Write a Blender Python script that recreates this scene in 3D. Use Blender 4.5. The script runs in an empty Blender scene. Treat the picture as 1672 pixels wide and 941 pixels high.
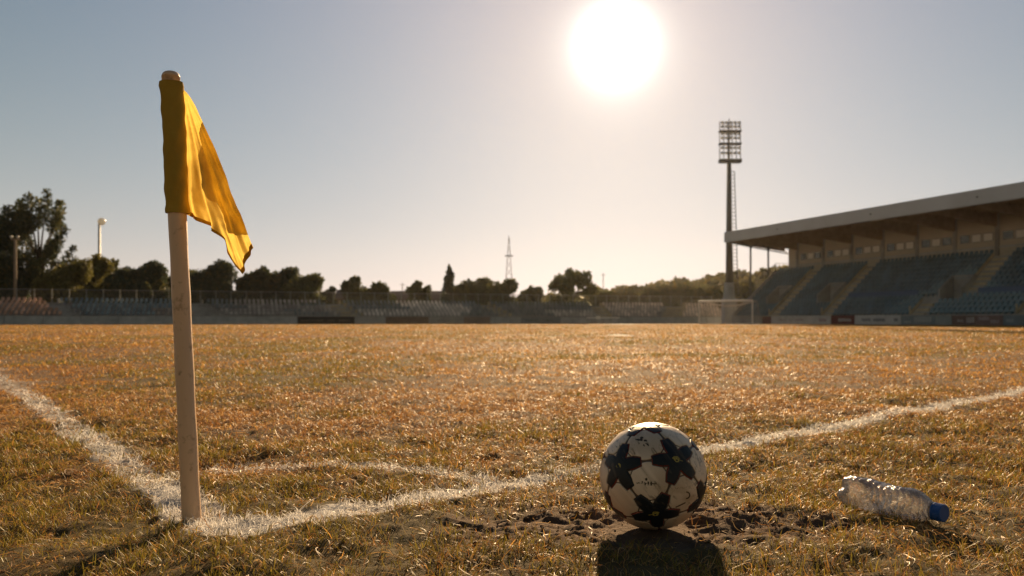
import bpy, bmesh, math, random
import numpy as np
from mathutils import Vector, Matrix
R = math.radians
random.seed(7); rng = np.random.default_rng(11)
C = bpy.context.scene.collection
sc = bpy.context.scene

# ------------------------------------------------------------------ camera
F = 1300.0; CAMH = 0.431; HOR = 523.0          # focal length in photo pixels, camera height, horizon row
cam_d = bpy.data.cameras.new('camera'); cam = bpy.data.objects.new('camera', cam_d); C.objects.link(cam)
cam.location = (0, 0, CAMH); cam.rotation_euler = (R(90), 0, 0)
cam_d.sensor_width = 36; cam_d.lens = 36 * F / 1672
cam_d.shift_y = (HOR - 470.5) / 1672
cam_d.clip_start = 0.05; cam_d.clip_end = 6000
cam_d.dof.use_dof = True; cam_d.dof.focus_distance = 1.66; cam_d.dof.aperture_fstop = 5.4
sc.camera = cam

# ------------------------------------------------------------------ sun + sky
SUN_AZ = math.atan2(1005 - 836, F); SUN_EL = math.atan2(HOR - 75, math.hypot(F, 1005 - 836))
SD = Vector((math.sin(SUN_AZ) * math.cos(SUN_EL), math.cos(SUN_AZ) * math.cos(SUN_EL), math.sin(SUN_EL)))
sun_d = bpy.data.lights.new('sun', 'SUN'); sun = bpy.data.objects.new('sun', sun_d); C.objects.link(sun)
EXPO = 1.0
sun_d.energy = 5.0; sun_d.angle = R(0.5); sun_d.color = (1.0, 0.69, 0.37)
sun.rotation_euler = (-SD).to_track_quat('-Z', 'Y').to_euler()
w = bpy.data.worlds.new('World'); sc.world = w; w.use_nodes = True
nt = w.node_tree; nt.nodes.clear()
def nd(t, **k):
    n = nt.nodes.new(t)
    for a, b in k.items(): setattr(n, a, b)
    return n
def mth(op, a, b=None, c=None):
    n = nt.nodes.new('ShaderNodeMath'); n.operation = op
    for i, v in enumerate((a, b, c)):
        if v is None: continue
        if isinstance(v, (int, float)): n.inputs[i].default_value = v
        else: nt.links.new(v, n.inputs[i])
    return n.outputs[0]
def vscale(col, fac):
    n = nt.nodes.new('ShaderNodeVectorMath'); n.operation = 'SCALE'
    if isinstance(col, tuple): n.inputs[0].default_value = col
    else: nt.links.new(col, n.inputs[0])
    if isinstance(fac, (int, float)): n.inputs['Scale'].default_value = fac
    else: nt.links.new(fac, n.inputs['Scale'])
    return n.outputs[0]
def vadd(a, b):
    n = nt.nodes.new('ShaderNodeVectorMath'); n.operation = 'ADD'
    nt.links.new(a, n.inputs[0]); nt.links.new(b, n.inputs[1]); return n.outputs[0]
sky = nd('ShaderNodeTexSky', sky_type='NISHITA', sun_disc=False, sun_elevation=SUN_EL, sun_rotation=SUN_AZ,
         altitude=50, air_density=1.0, dust_density=0.3, ozone_density=1.0)
hs = nd('ShaderNodeHueSaturation'); hs.inputs['Saturation'].default_value = 0.55; hs.inputs['Value'].default_value = 0.2 / 2 ** EXPO
nt.links.new(sky.outputs[0], hs.inputs['Color'])
tc = nd('ShaderNodeTexCoord')
nv = nd('ShaderNodeVectorMath', operation='NORMALIZE'); nt.links.new(tc.outputs['Generated'], nv.inputs[0])
dt = nd('ShaderNodeVectorMath', operation='DOT_PRODUCT'); nt.links.new(nv.outputs[0], dt.inputs[0]); dt.inputs[1].default_value = SD
ang = mth('MULTIPLY', mth('ARCCOSINE', mth('MINIMUM', dt.outputs['Value'], 1.0)), 180 / math.pi)
sp = nd('ShaderNodeSeparateXYZ'); nt.links.new(nv.outputs[0], sp.inputs[0])
elev = mth('MULTIPLY', mth('ARCSINE', mth('MAXIMUM', sp.outputs['Z'], 0.0)), 180 / math.pi)
def gauss(x, s): return mth('EXPONENT', mth('MULTIPLY', mth('POWER', mth('DIVIDE', x, s), 2.0), -1.0))
def expd(x, s): return mth('EXPONENT', mth('MULTIPLY', mth('DIVIDE', x, s), -1.0))
col = hs.outputs[0]
KS = 1 / (0.05 * 2 ** EXPO)
def tint(c): return tuple(v * KS for v in c)
col = vadd(col, vscale(tint((6.0, 5.6, 5.0)), gauss(ang, 1.6)))
col = vadd(col, vscale(tint((0.42, 0.42, 0.4)), gauss(ang, 3.4)))
col = vadd(col, vscale(tint((0.0, 0.0, 0.0)), expd(ang, 3.5)))                 # the sun's own blaze
col = vadd(col, vscale(tint((0.0, 0.1594, 0.4627)), expd(ang, 45.0)))                # inner aureole
col = vadd(col, vscale(tint((0.7153, 0.379, 0.0355)), expd(ang, 16.0)))               # aureole in dusty air
col = vadd(col, vscale(tint((0.3728, 0.4877, 0.3113)), expd(elev, 15.0)))              # pale band along the horizon
col = vadd(col, vscale(tint((0.3404, 0.0, 0.0)), expd(elev, 6.0)))
bg = nd('ShaderNodeBackground'); bg.inputs['Strength'].default_value = 0.05
nt.links.new(col, bg.inputs['Color'])
wo = nd('ShaderNodeOutputWorld'); nt.links.new(bg.outputs[0], wo.inputs['Surface'])

sc.view_settings.view_transform = 'Standard'; sc.view_settings.look = 'None'
sc.view_settings.exposure = EXPO; sc.view_settings.gamma = 1.0; sc.view_settings.use_curve_mapping = False
sc.render.engine = 'CYCLES'
sc.cycles.use_denoising = True
sc.cycles.max_bounces = 8; sc.cycles.transparent_max_bounces = 24; sc.cycles.volume_bounces = 1
sc.cycles.sample_clamp_indirect = 6.0

# ------------------------------------------------------------------ helpers
def gx(px, D): return (px - 836) / F * D
def gz(py, D): return CAMH - (py - HOR) / F * D
def P(px, py, D): return Vector((gx(px, D), D, gz(py, D)))

class MB:
    def __init__(s): s.v = []; s.f = []; s.c = []; s.mi = []
    def add(s, vs, fs, col=None, mi=0):
        o = len(s.v); s.v.extend([tuple(p) for p in vs]); s.f.extend([tuple(i + o for i in f) for f in fs])
        s.c.extend([col or (1, 1, 1)] * len(vs)); s.mi.extend([mi] * len(fs)); return s
    def hexa(s, c8, col=None, mi=0):
        return s.add(c8, [(0, 3, 2, 1), (4, 5, 6, 7), (0, 1, 5, 4), (1, 2, 6, 5), (2, 3, 7, 6), (3, 0, 4, 7)], col, mi)
    def box(s, x0, x1, y0, y1, z0, z1, col=None, M=None, mi=0):
        c = [Vector(p) for p in ((x0, y0, z0), (x1, y0, z0), (x1, y1, z0), (x0, y1, z0), (x0, y0, z1), (x1, y0, z1), (x1, y1, z1), (x0, y1, z1))]
        if M: c = [M @ p for p in c]
        return s.hexa(c, col, mi)
    def tube(s, pts, rad, n=8, cap=True, col=None, mi=0):
        pts = [Vector(p) for p in pts]
        if isinstance(rad, (int, float)): rad = [rad] * len(pts)
        o = len(s.v); k = len(pts); vs = []; fs = []
        up = Vector((0, 0, 1))
        t0 = (pts[1] - pts[0]).normalized()
        if abs(t0.dot(up)) > .95: up = Vector((1, 0, 0))
        u = t0.cross(up).normalized()
        for i in range(k):
            t = (pts[min(i + 1, k - 1)] - pts[max(i - 1, 0)]).normalized()
            u = (u - t * u.dot(t)).normalized(); v = t.cross(u)
            for j in range(n):
                a = 2 * math.pi * j / n
                vs.append(pts[i] + (u * math.cos(a) + v * math.sin(a)) * rad[i])
        for i in range(k - 1):
            for j in range(n):
                a = i * n + j; b = i * n + (j + 1) % n
                fs.append((a, b, b + n, a + n))
        if cap: fs.append(tuple(range(n - 1, -1, -1))); fs.append(tuple(range((k - 1) * n, k * n)))
        return s.add(vs, fs, col, mi)
    def build(s, name, mat, parent=None, smooth=False, M=None):
        me = bpy.data.meshes.new(name)
        vs = s.v if M is None else [tuple(M @ Vector(p)) for p in s.v]
        me.from_pydata(vs, [], s.f)
        for m in (mat if isinstance(mat, (list, tuple)) else [mat]): me.materials.append(m)
        if any(s.mi): me.polygons.foreach_set('material_index', s.mi)
        if any(c != (1, 1, 1) for c in s.c):
            at = me.attributes.new('col', 'FLOAT_COLOR', 'POINT')
            a = np.ones((len(s.c), 4), np.float32); a[:, :3] = np.array(s.c, np.float32); at.data.foreach_set('color', a.ravel())
        if smooth: me.polygons.foreach_set('use_smooth', [True] * len(me.polygons))
        me.update()
        o = bpy.data.objects.new(name, me); C.objects.link(o)
        if parent: o.parent = parent
        return o
def np_mesh(name, V, faces_list, mat, col=None, smooth=False, parent=None, uvs=None):
    """faces_list: list of (n_faces, k) int arrays"""
    me = bpy.data.meshes.new(name)
    V = np.ascontiguousarray(V, np.float32); me.vertices.add(len(V)); me.vertices.foreach_set('co', V.ravel())
    idx = np.concatenate([f.ravel() for f in faces_list]).astype(np.int32)
    cnt = np.concatenate([np.full(len(f), f.shape[1], np.int32) for f in faces_list])
    st = np.concatenate([[0], np.cumsum(cnt)[:-1]]).astype(np.int32)
    me.loops.add(len(idx)); me.loops.foreach_set('vertex_index', idx)
    me.polygons.add(len(cnt)); me.polygons.foreach_set('loop_start', st); me.polygons.foreach_set('loop_total', cnt)
    if smooth: me.polygons.foreach_set('use_smooth', np.ones(len(cnt), bool))
    me.update(calc_edges=True); me.validate(clean_customdata=False)
    if col is not None:
        at = me.attributes.new('col', 'FLOAT_COLOR', 'POINT')
        a = np.ones((len(V), 4), np.float32); a[:, :col.shape[1]] = col; at.data.foreach_set('color', a.ravel())
    me.materials.append(mat)
    o = bpy.data.objects.new(name, me); C.objects.link(o)
    if parent: o.parent = parent
    return o
def tag(o, label=None, cat=None, group=None, kind=None):
    if label: o['label'] = label
    if cat: o['category'] = cat
    if group: o['group'] = group
    if kind: o['kind'] = kind
    return o
def empty(name, loc, label, cat, group=None):
    o = bpy.data.objects.new(name, None); C.objects.link(o); o.location = loc; o.empty_display_size = .1
    return tag(o, label, cat, group)
def local(o, root):            # keep world coordinates of a mesh while parenting it to an empty with only a translation
    o.parent = root; o.matrix_parent_inverse = Matrix.Translation(-Vector(root.location)); return o

def hash2(ix, iy, seed):
    h = (ix.astype(np.int64) * 374761393 + iy.astype(np.int64) * 668265263 + seed * 1442695041) & 0x7fffffff
    h = ((h ^ (h >> 13)) * 1274126177) & 0x7fffffff
    h = h ^ (h >> 16)
    return (h & 0xffff) / 65535.0
def vnoise(x, y, seed=0):
    x = np.asarray(x, float); y = np.asarray(y, float)
    ix = np.floor(x); iy = np.floor(y); fx = x - ix; fy = y - iy
    fx = fx * fx * (3 - 2 * fx); fy = fy * fy * (3 - 2 * fy)
    a = hash2(ix, iy, seed); b = hash2(ix + 1, iy, seed); c = hash2(ix, iy + 1, seed); d = hash2(ix + 1, iy + 1, seed)
    return (a * (1 - fx) + b * fx) * (1 - fy) + (c * (1 - fx) + d * fx) * fy
def fbm(x, y, seed=0, n=3):
    s = 0; a = 1; t = 0
    for i in range(n): s = s + a * vnoise(x * 2 ** i + 17.3 * i, y * 2 ** i - 9.1 * i, seed + i); t += a; a *= .5
    return s / t
def sstep(a, b, x):
    t = np.clip((x - a) / (b - a), 0, 1); return t * t * (3 - 2 * t)

# ------------------------------------------------------------------ materials
def mat(name, base=(.5, .5, .5), rough=.8, spec=.3, metal=0.0, noise=None, bump=0.0, bscale=20.0, transl=0.0, attr=None, coord='Object', hue2=None):
    m = bpy.data.materials.new(name); m.use_nodes = True; n = m.node_tree; N = n.nodes; L = n.links
    b = N['Principled BSDF']; b.inputs['Roughness'].default_value = rough; b.inputs['Specular IOR Level'].default_value = spec; b.inputs['Metallic'].default_value = metal
    out = N['Material Output']
    tcn = N.new('ShaderNodeTexCoord')
    src = None
    if attr:
        a = N.new('ShaderNodeAttribute'); a.attribute_name = attr; src = a.outputs['Color']
    if noise:                                  # (scale, second colour, low, high)
        nz = N.new('ShaderNodeTexNoise'); nz.inputs['Scale'].default_value = noise[0]; nz.inputs['Detail'].default_value = 6; nz.inputs['Roughness'].default_value = .65
        L.new(tcn.outputs[coord], nz.inputs['Vector'])
        rp = N.new('ShaderNodeMapRange'); rp.inputs['From Min'].default_value = noise[2]; rp.inputs['From Max'].default_value = noise[3]
        L.new(nz.outputs[0], rp.inputs['Value'])
        mx = N.new('ShaderNodeMix'); mx.data_type = 'RGBA'
        L.new(rp.outputs[0], mx.inputs['Factor'])
        if src: L.new(src, mx.inputs[6]); mx.blend_type = 'MULTIPLY'
        else: mx.inputs[6].default_value = (*base, 1)
        mx.inputs[7].default_value = (*noise[1], 1); src = mx.outputs[2]
    if src: L.new(src, b.inputs['Base Color'])
    else: b.inputs['Base Color'].default_value = (*base, 1)
    if bump:
        nb = N.new('ShaderNodeTexNoise'); nb.inputs['Scale'].default_value = bscale; nb.inputs['Detail'].default_value = 8; nb.inputs['Roughness'].default_value = .7
        L.new(tcn.outputs[coord], nb.inputs['Vector'])
        bp = N.new('ShaderNodeBump'); bp.inputs['Strength'].default_value = bump; bp.inputs['Distance'].default_value = .01
        L.new(nb.outputs[0], bp.inputs['Height']); L.new(bp.outputs[0], b.inputs['Normal'])
    if transl:
        t = N.new('ShaderNodeBsdfTranslucent')
        if src: L.new(src, t.inputs['Color'])
        else: t.inputs['Color'].default_value = (*base, 1)
        ms = N.new('ShaderNodeMixShader'); ms.inputs[0].default_value = transl
        L.new(b.outputs[0], ms.inputs[1]); L.new(t.outputs[0], ms.inputs[2]); L.new(ms.outputs[0], out.inputs['Surface'])
    return m
M_soil = mat('soil', attr='col', rough=.95, spec=.15, noise=(9.0, (.55, .5, .45), .35, .7), bump=1.0, bscale=55, coord='Object')
M_grass = mat('grass_blades', attr='col', rough=.46, spec=.15, transl=.46)
M_chalk = mat('chalk_paint', (.62, .58, .54), .95, .1, noise=(60, (.33, .27, .2), .42, .7), bump=.8, bscale=90)
M_leaf = mat('leaves', attr='col', rough=.6, spec=.2, transl=.45)
M_bark = mat('bark', (.09, .065, .045), .95, .1, noise=(6, (.04, .03, .02), .35, .7))
M_conc = mat('concrete', (.46, .48, .5), .9, .2, noise=(.9, (.27, .29, .3), .4, .72), bump=.3, bscale=8)
M_concd = mat('stained_concrete', (.36, .355, .35), .92, .15, noise=(.6, (.2, .195, .185), .38, .7))
M_step = mat('stair_concrete', (.5, .41, .27), .9, .15, noise=(1.2, (.34, .28, .19), .4, .7))
M_seat = mat('seat_plastic', attr='col', rough=.5, spec=.35, noise=(.7, (.62, .6, .58), .35, .75))
M_fascia = mat('fascia_sheet', (.52, .54, .56), .6, .3, noise=(.25, (.44, .455, .465), .35, .7))
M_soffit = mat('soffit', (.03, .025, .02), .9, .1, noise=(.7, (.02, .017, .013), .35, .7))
M_beam = mat('rusty_beam', (.38, .27, .18), .8, .2, noise=(1.5, (.24, .17, .11), .35, .7))
M_wallp = mat('painted_wall', (.52, .46, .37), .9, .15, noise=(.8, (.46, .42, .35), .35, .7))
M_dark = mat('shade_black', (.02, .02, .02), .9, .1)  # black colour painted in for the shade inside the tunnels
M_glass = mat('dark_glass', (.03, .035, .035), .08, .6)
M_blind = mat('pale_blind', (.8, .78, .72), .7, .2)
M_steel = mat('galvanised_steel', (.3, .3, .29), .5, .4, metal=.4, noise=(2, (.2, .18, .16), .4, .7))
M_steeld = mat('dark_steel', (.12, .115, .11), .6, .3, metal=.3)
M_lampm = mat('lamp_housing', (.42, .40, .37), .45, .5, metal=.3)
M_lens = mat('lamp_glass', (.6, .58, .55), .1, .6)
M_white = mat('white_paint', (.88, .85, .8), .25, .5, noise=(3, (.74, .7, .64), .4, .75))
M_wood = mat('weathered_pole', (.3, .22, .15), .85, .2, noise=(3, (.22, .15, .1), .4, .7))
M_blue = mat('blue_rail', (.05, .1, .2), .6, .3)

# ------------------------------------------------------------------ pitch geometry
CORNER = np.array([-.575, 1.60]); DR = np.array([.755, .656]); DL = np.array([-.60, .80])
DR /= np.linalg.norm(DR); DL /= np.linalg.norm(DL)
BALL = np.array([gx(1066, 1.66), 1.66])
POST = np.array([gx(314, 1.713), 1.713])
LW = .056
def seg_d(x, y, a, d, L=60):
    rx = x - a[0]; ry = y - a[1]; t = np.clip(rx * d[0] + ry * d[1], 0, L)
    return np.hypot(rx - t * d[0], ry - t * d[1]), t
def line_mask(x, y):
    """1 where the chalk lies (worn, ragged) or a far glint is whitened"""
    e = (fbm(x * 14, y * 14, 5) - .5) * .05 + (fbm(x * 60, y * 60, 8, 2) - .5) * .03
    d1, t1 = seg_d(x, y, CORNER, DR); d2, t2 = seg_d(x, y, CORNER, DL)
    ra = np.hypot(x - CORNER[0], y - CORNER[1])
    an = np.degrees(np.arctan2(y - CORNER[1], x - CORNER[0]))
    d3 = np.where((an > 36) & (an < 132), np.abs(ra - .74), 9)
    m = np.maximum(sstep(LW + .012, LW - .012, d1 + e), sstep(LW + .012, LW - .012, d2 + e))
    m = np.maximum(m, .8 * sstep(LW * .85 + .012, LW * .85 - .012, d3 + e))
    wear = fbm(x * 3.1, y * 3.1, 31, 3)
    fade = np.where(t2 > .5, .75, 1.0) * np.where((d1 < .2) & (t1 > .9) & (t1 < 1.25), .5, 1)
    m = m * np.clip(1.7 - 1.2 * wear, .3, 1) * fade
    # far markings and glint streaks, both put in as white colour
    far = ((x > 10.2) & (x < 12.6) & (y > 74) & (y < 92)) | ((x > 2.75) & (x < 3.3) & (y > 21) & (y < 23.6)) | \
          ((x > 22.4) & (x < 25.3) & (y > 76) & (y < 82)) | ((x > 9.0) & (x < 9.6) & (y > 74) & (y < 92))
    return np.maximum(m, np.where(far, .95, 0))
def bare_mask(x, y, patch=False):
    q = np.hypot((x - BALL[0] + .01) / .37, (y - 1.665) / .175)
    m = sstep(1.25, .75, q + (fbm(x * 9, y * 9, 3) - .5) * .9)
    if patch: return m
    q2 = 9 + np.hypot((x + .38) / .13, (y - 1.83) / .07); m = np.maximum(m, .6 * sstep(1.3, .6, q2 + (fbm(x * 12, y * 12, 4) - .5) * .8))
    m = np.maximum(m, .4 * sstep(.60, .74, fbm(x * 1.7, y * 1.7, 21, 3)))
    return m
def green_field(x, y):
    g = fbm(x * .55 + 3, y * .42 + 1, 41, 4)
    g2 = fbm(x * 2.6, y * 2.2, 47, 3)
    v = sstep(.44, .64, g * .62 + g2 * .38)
    # greener strip outside the left line and inside the corner arc
    s = DL[0] * (y - CORNER[1]) - DL[1] * (x - CORNER[0])     # >0 outside the left line
    out = sstep(.05, .35, s * 1.0) * sstep(6, 2, y) * (x < 0)
    v = np.maximum(v, out * (.35 + .65 * sstep(.38, .55, g2)))
    ra = np.hypot(x - CORNER[0] - .12, (y - CORNER[1] - .42) * 1.6)
    v = np.maximum(v, .9 * sstep(.34, .12, ra) * sstep(.3, .5, g2))
    sR = DR[0] * (y - CORNER[1]) - DR[1] * (x - CORNER[0])
    v = np.maximum(v, .75 * sstep(-.06, -.16, sR) * sstep(-.6, -.25, sR) * sstep(.3, -.1, x) * sstep(.4, .55, g2))
    return v
def height(x, y):
    x = np.asarray(x, float); y = np.asarray(y, float)
    r = np.hypot(x, y)
    h = (fbm(x * .5, y * .5, 61, 2) - .5) * .05 * sstep(2.2, 6, r)
    near = sstep(24, 6, r)
    h = h + near * ((fbm(x * 3.5, y * 3.5, 51, 2) - .5) * .034 + (fbm(x * 13, y * 13, 53, 2) - .5) * .022 + (vnoise(x * 38, y * 38, 57) - .5) * .006)
    b = bare_mask(x, y, True)
    rid = 1 - np.abs(fbm(x * 15, y * 21, 71, 3) * 2 - 1) ** .8
    chip = vnoise(x * 34 + 3 * vnoise(x * 12, y * 12, 5), y * 46, 75); cr = np.floor(chip * 5) / 5
    h = h + b * ((rid - .62) * .008 + (cr - .5) * .007 + (vnoise(x * 95, y * 110, 73) - .5) * .009 + (vnoise(x * 50, y * 60, 79) - .5) * .01 - .003)
    db = np.hypot(x - BALL[0], y - BALL[1]); k = sstep(.13, .05, db)
    h = h * (1 - k) + k * -.004
    dp = np.hypot(x - POST[0], y - POST[1]); k = sstep(.1, .03, dp); h = h * (1 - k)
    return h

# ground sheet
def axis(fine0, fine1, step, lo, hi, g=1.07):
    a = list(np.arange(fine0, fine1, step)); s = step
    p = a[-1]
    while p < hi: s *= g; p += s; a.append(p)
    s = step; p = a[0]; b = []
    while p > lo: s *= g; p -= s; b.append(p)
    return np.array(b[::-1] + a)
gxs = axis(-1.6, 1.85, .0075, -300, 300, 1.075); gys = axis(.9, 2.9, .0075, -40, 410, 1.06)
X, Y = np.meshgrid(gxs, gys); X = X.ravel(); Y = Y.ravel()
Z = height(X, Y)
far = sstep(60, 90, np.hypot(X, Y)); Z = Z * (1 - far)
nx, ny = len(gxs), len(gys)
ii = (np.arange(ny - 1)[:, None] * nx + np.arange(nx - 1)[None, :]).ravel()
quads = np.stack([ii, ii + 1, ii + nx + 1, ii + nx], 1)
bm_ = bare_mask(X, Y); gr = green_field(X, Y); ln = line_mask(X, Y)
soil = np.array([.16, .102, .066]); dry = np.array([.17, .098, .042]); grn = np.array([.11, .08, .028]); wht = np.array([.7, .68, .65])
cg = dry * (1 - gr[:, None]) + grn * gr[:, None]
cg = cg * (1 - bm_[:, None]) + soil * bm_[:, None]
lk = (ln * .8)[:, None]; cg = cg * (1 - lk) + wht * lk
out_far = sstep(88, 96, np.hypot(X, Y))[:, None]; cg = cg * (1 - out_far) + np.array([.12, .09, .05]) * out_far
ground = np_mesh('ground', np.stack([X, Y, Z], 1), [quads], M_soil, cg, smooth=True)
tag(ground, kind='structure')

# ------------------------------------------------------------------ grass blades
def blades():
    N1 = 120000; N2 = 760000
    Ds = []
    # near zone uniform per area, far zone falling with the square of the distance
    y1 = np.sqrt(rng.uniform(.85 ** 2, 2.4 ** 2, N1)); x1 = rng.uniform(-1, 1, N1) * (.70 * y1 + .35)
    y2 = 2.4 * np.exp(rng.uniform(0, math.log(88 / 2.4), N2)); x2 = rng.uniform(-1, 1, N2) * (.70 * y2 + .35)
    # margins beside the view, so that the turf goes on to either side
    N3 = 130000; y3 = .85 * np.exp(rng.uniform(0, math.log(9 / .85), N3)); x3 = (.70 * y3 + .35 + rng.uniform(0, 1.3, N3)) * np.where(rng.random(N3) < .5, -1, 1)
    x = np.concatenate([x1, x2, x3]); y = np.concatenate([y1, y2, y3])
    # clump the blades
    cl = fbm(x * 9, y * 9, 91, 2)
    bare = bare_mask(x, y); ln = line_mask(x, y)
    keep = rng.random(len(x)) < np.clip(.62 + 2.2 * (cl - .45), .22, 1) * (1 - .96 * bare) * np.where(ln > .3, .85, 1)
    keep &= np.hypot(x - BALL[0], y - BALL[1]) > .06
    keep &= np.hypot(x - POST[0], y - POST[1]) > .022
    x = x[keep]; y = y[keep]; cl = cl[keep]; bare = bare[keep]; ln = ln[keep]
    n = len(x); r = rng.random
    g = green_field(x, y)
    isg = r(n) < g * (.42 + .3 * sstep(.1, -.5, x) * sstep(6, 3, y)) + .01
    onl = r(n) < ln * 1.05
    D = y
    wd = np.maximum(.0013, .00075 * D) * (.6 + .9 * r(n))
    lenm = np.where(isg, .014 + .024 * r(n), .012 + .034 * r(n) ** 1.6)
    lenm *= .45 + 1.15 * cl
    lenm *= np.where(D > 6, 1.1, 1.0)
    lenm = np.where(onl, lenm * .7, lenm) * np.where(D < 6, .85, 1)
    az = r(n) * 2 * np.pi
    tilt = np.where(isg, .15 + .75 * r(n), .5 + 1.0 * r(n) ** .7)
    tilt = tilt * (1 - .18 * sstep(5, 50, D))
    curl = np.where(isg, .3 + .7 * r(n), -.6 + 2.6 * r(n))
    saz = (r(n) - .5) * np.where(isg, .6, 2.6)       # sideways twist along the blade
    z0 = height(x, y) - .001
    pts = []; p = np.stack([x, y, z0], 1); pts.append(p)
    for k in range(3):
        t = np.clip(tilt + curl * k / 3, 0, 1.75); a = az + saz * k / 2
        d = np.stack([np.sin(t) * np.cos(a), np.sin(t) * np.sin(a), np.cos(t)], 1)
        p = p + d * (lenm / 3)[:, None]; pts.append(p)
    wa = az + np.pi / 2 + (r(n) - .5) * 1.2
    sd = np.stack([np.cos(wa), np.sin(wa), (r(n) - .5) * .7], 1)
    # far blades turn their flat to the viewer more often (coarser clumps)
    fz = .35 * sstep(4, 40, D)[:, None]; sd = sd * (1 - fz) + np.stack([np.ones(n), np.zeros(n), (r(n) - .5) * .5], 1) * fz
    sd /= np.linalg.norm(sd, axis=1)[:, None]
    V = np.empty((n, 7, 3), np.float32)
    for k, s in enumerate((.8, 1.0, .75)):
        V[:, 2 * k] = pts[k] - sd * (wd * s / 2)[:, None]; V[:, 2 * k + 1] = pts[k] + sd * (wd * s / 2)[:, None]
    V[:, 6] = pts[3]
    V[:, :, 2] = np.maximum(V[:, :, 2], (z0 - .002)[:, None])
    b = np.arange(n, dtype=np.int64)[:, None] * 7
    q = np.concatenate([b + np.array([0, 1, 3, 2]), b + np.array([2, 3, 5, 4])]); t = b + np.array([4, 5, 6])
    # colours: straw, dead brown, green, chalk
    u = r(n)[:, None]; v = r(n)[:, None]
    straw = np.array([.66, .35, .088]) * (.6 + .7 * u); brown = np.array([.34, .155, .047]) * (.6 + .7 * u)
    pale = np.array([.62, .40, .17]) * (.8 + .4 * u)
    tone = fbm(x * .8, y * .35, 97, 3)[:, None]
    dead = np.where(v < .34 + .8 * (tone - .35) + .16 * sstep(6, 2, y)[:, None], brown, np.where(v > .955, pale, straw))
    green = np.array([.17, .148, .03]) * (.6 + .8 * u) + np.array([.09, .035, 0]) * v
    c = np.where(isg[:, None], green, dead)
    chalk = np.array([.78, .76, .73]) * (.7 + .4 * u)
    c = np.where(onl[:, None], chalk, c)
    col = np.repeat(c[:, None, :], 7, 1).reshape(-1, 3)
    return V.reshape(-1, 3), [q, t], col
V, fl, colr = blades()
g = np_mesh('grass', V, fl, M_grass, colr)
tag(g, 'short dried golden grass with green tufts growing over the pitch', 'grass', kind='stuff')

def thatch():
    """long dead stems lying matted on the turf"""
    N = 120000
    y = np.sqrt(rng.uniform(.9 ** 2, 5.0 ** 2, N)); kp = rng.random(N) < np.clip(2.2 / y, .25, 1) ** 1.3; y = y[kp]
    x = rng.uniform(-1, 1, len(y)) * (.70 * y + .3)
    cl = fbm(x * 5, y * 5, 191, 3); bare = bare_mask(x, y); g = green_field(x, y)
    kp = rng.random(len(x)) < np.clip(-.2 + 2.0 * cl, .05, 1) * (1 - .8 * bare) * (1 - .5 * g)
    kp &= (np.hypot(x - BALL[0], y - BALL[1]) > .07) & (np.hypot(x - POST[0], y - POST[1]) > .024)
    x = x[kp]; y = y[kp]; n = len(x); r = rng.random
    ln = line_mask(x, y); onl = r(n) < ln
    L = .022 + .05 * r(n) ** 1.5; K = 7; a = r(n) * 6.283; turn = rng.normal(size=n) * .55; wob = rng.normal(size=(n, K)) * .38
    lift = .003 + .011 * r(n) ** 2; tip = r(n)
    P_ = np.empty((n, K, 3)); px = x.copy(); py = y.copy()
    for k in range(K):
        t = k / (K - 1); P_[:, k, 0] = px; P_[:, k, 1] = py
        P_[:, k, 2] = lift * np.sin(np.pi * t * (1.0 if 0 else .9)) * 1.3 + np.where(tip > .8, .018 * t ** 2, 0) + .0015
        px = px + np.cos(a) * L / (K - 1); py = py + np.sin(a) * L / (K - 1); a = a + turn + wob[:, k]
    P_[:, :, 2] += height(P_[:, :, 0].ravel(), P_[:, :, 1].ravel()).reshape(n, K)
    T_ = np.gradient(P_, axis=1); sd = np.stack([-T_[:, :, 1], T_[:, :, 0], np.zeros((n, K))], 2); sd /= np.maximum(np.linalg.norm(sd, axis=2), 1e-9)[:, :, None]
    sd[:, :, 2] = (r(n) - .5)[:, None] * 2.0; sd /= np.linalg.norm(sd, axis=2)[:, :, None]
    wd = np.maximum(.0009, .00055 * y) * (.7 + .9 * r(n))
    tp = np.array([.7, 1, 1, 1, .9, .7, .25])
    off = sd * (wd[:, None] * tp[None] / 2)[:, :, None]
    V = np.stack([P_ - off, P_ + off], 2).reshape(-1, 3)
    b = np.arange(n)[:, None] * (2 * K)
    q = np.concatenate([b + np.array([2 * k, 2 * k + 1, 2 * k + 3, 2 * k + 2]) for k in range(K - 1)])
    u = r(n)[:, None]; v = r(n)[:, None]
    c = np.where(v < .45, np.array([.38, .18, .058]), np.where(v < .85, np.array([.60, .35, .125]), np.array([.74, .50, .25]))) * (.65 + .6 * u)
    c = np.where(onl[:, None], np.array([.88, .85, .81]) * (.75 + .35 * u), c)
    return V, q, np.repeat(c[:, None], 2 * K, 1).reshape(-1, 3)
V, q_, colr = thatch()
g = np_mesh('dead_grass_stems', V, [q_], M_grass, colr)
tag(g, 'matted dead straw stems lying curled on the worn turf', 'dead grass', kind='stuff')
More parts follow.
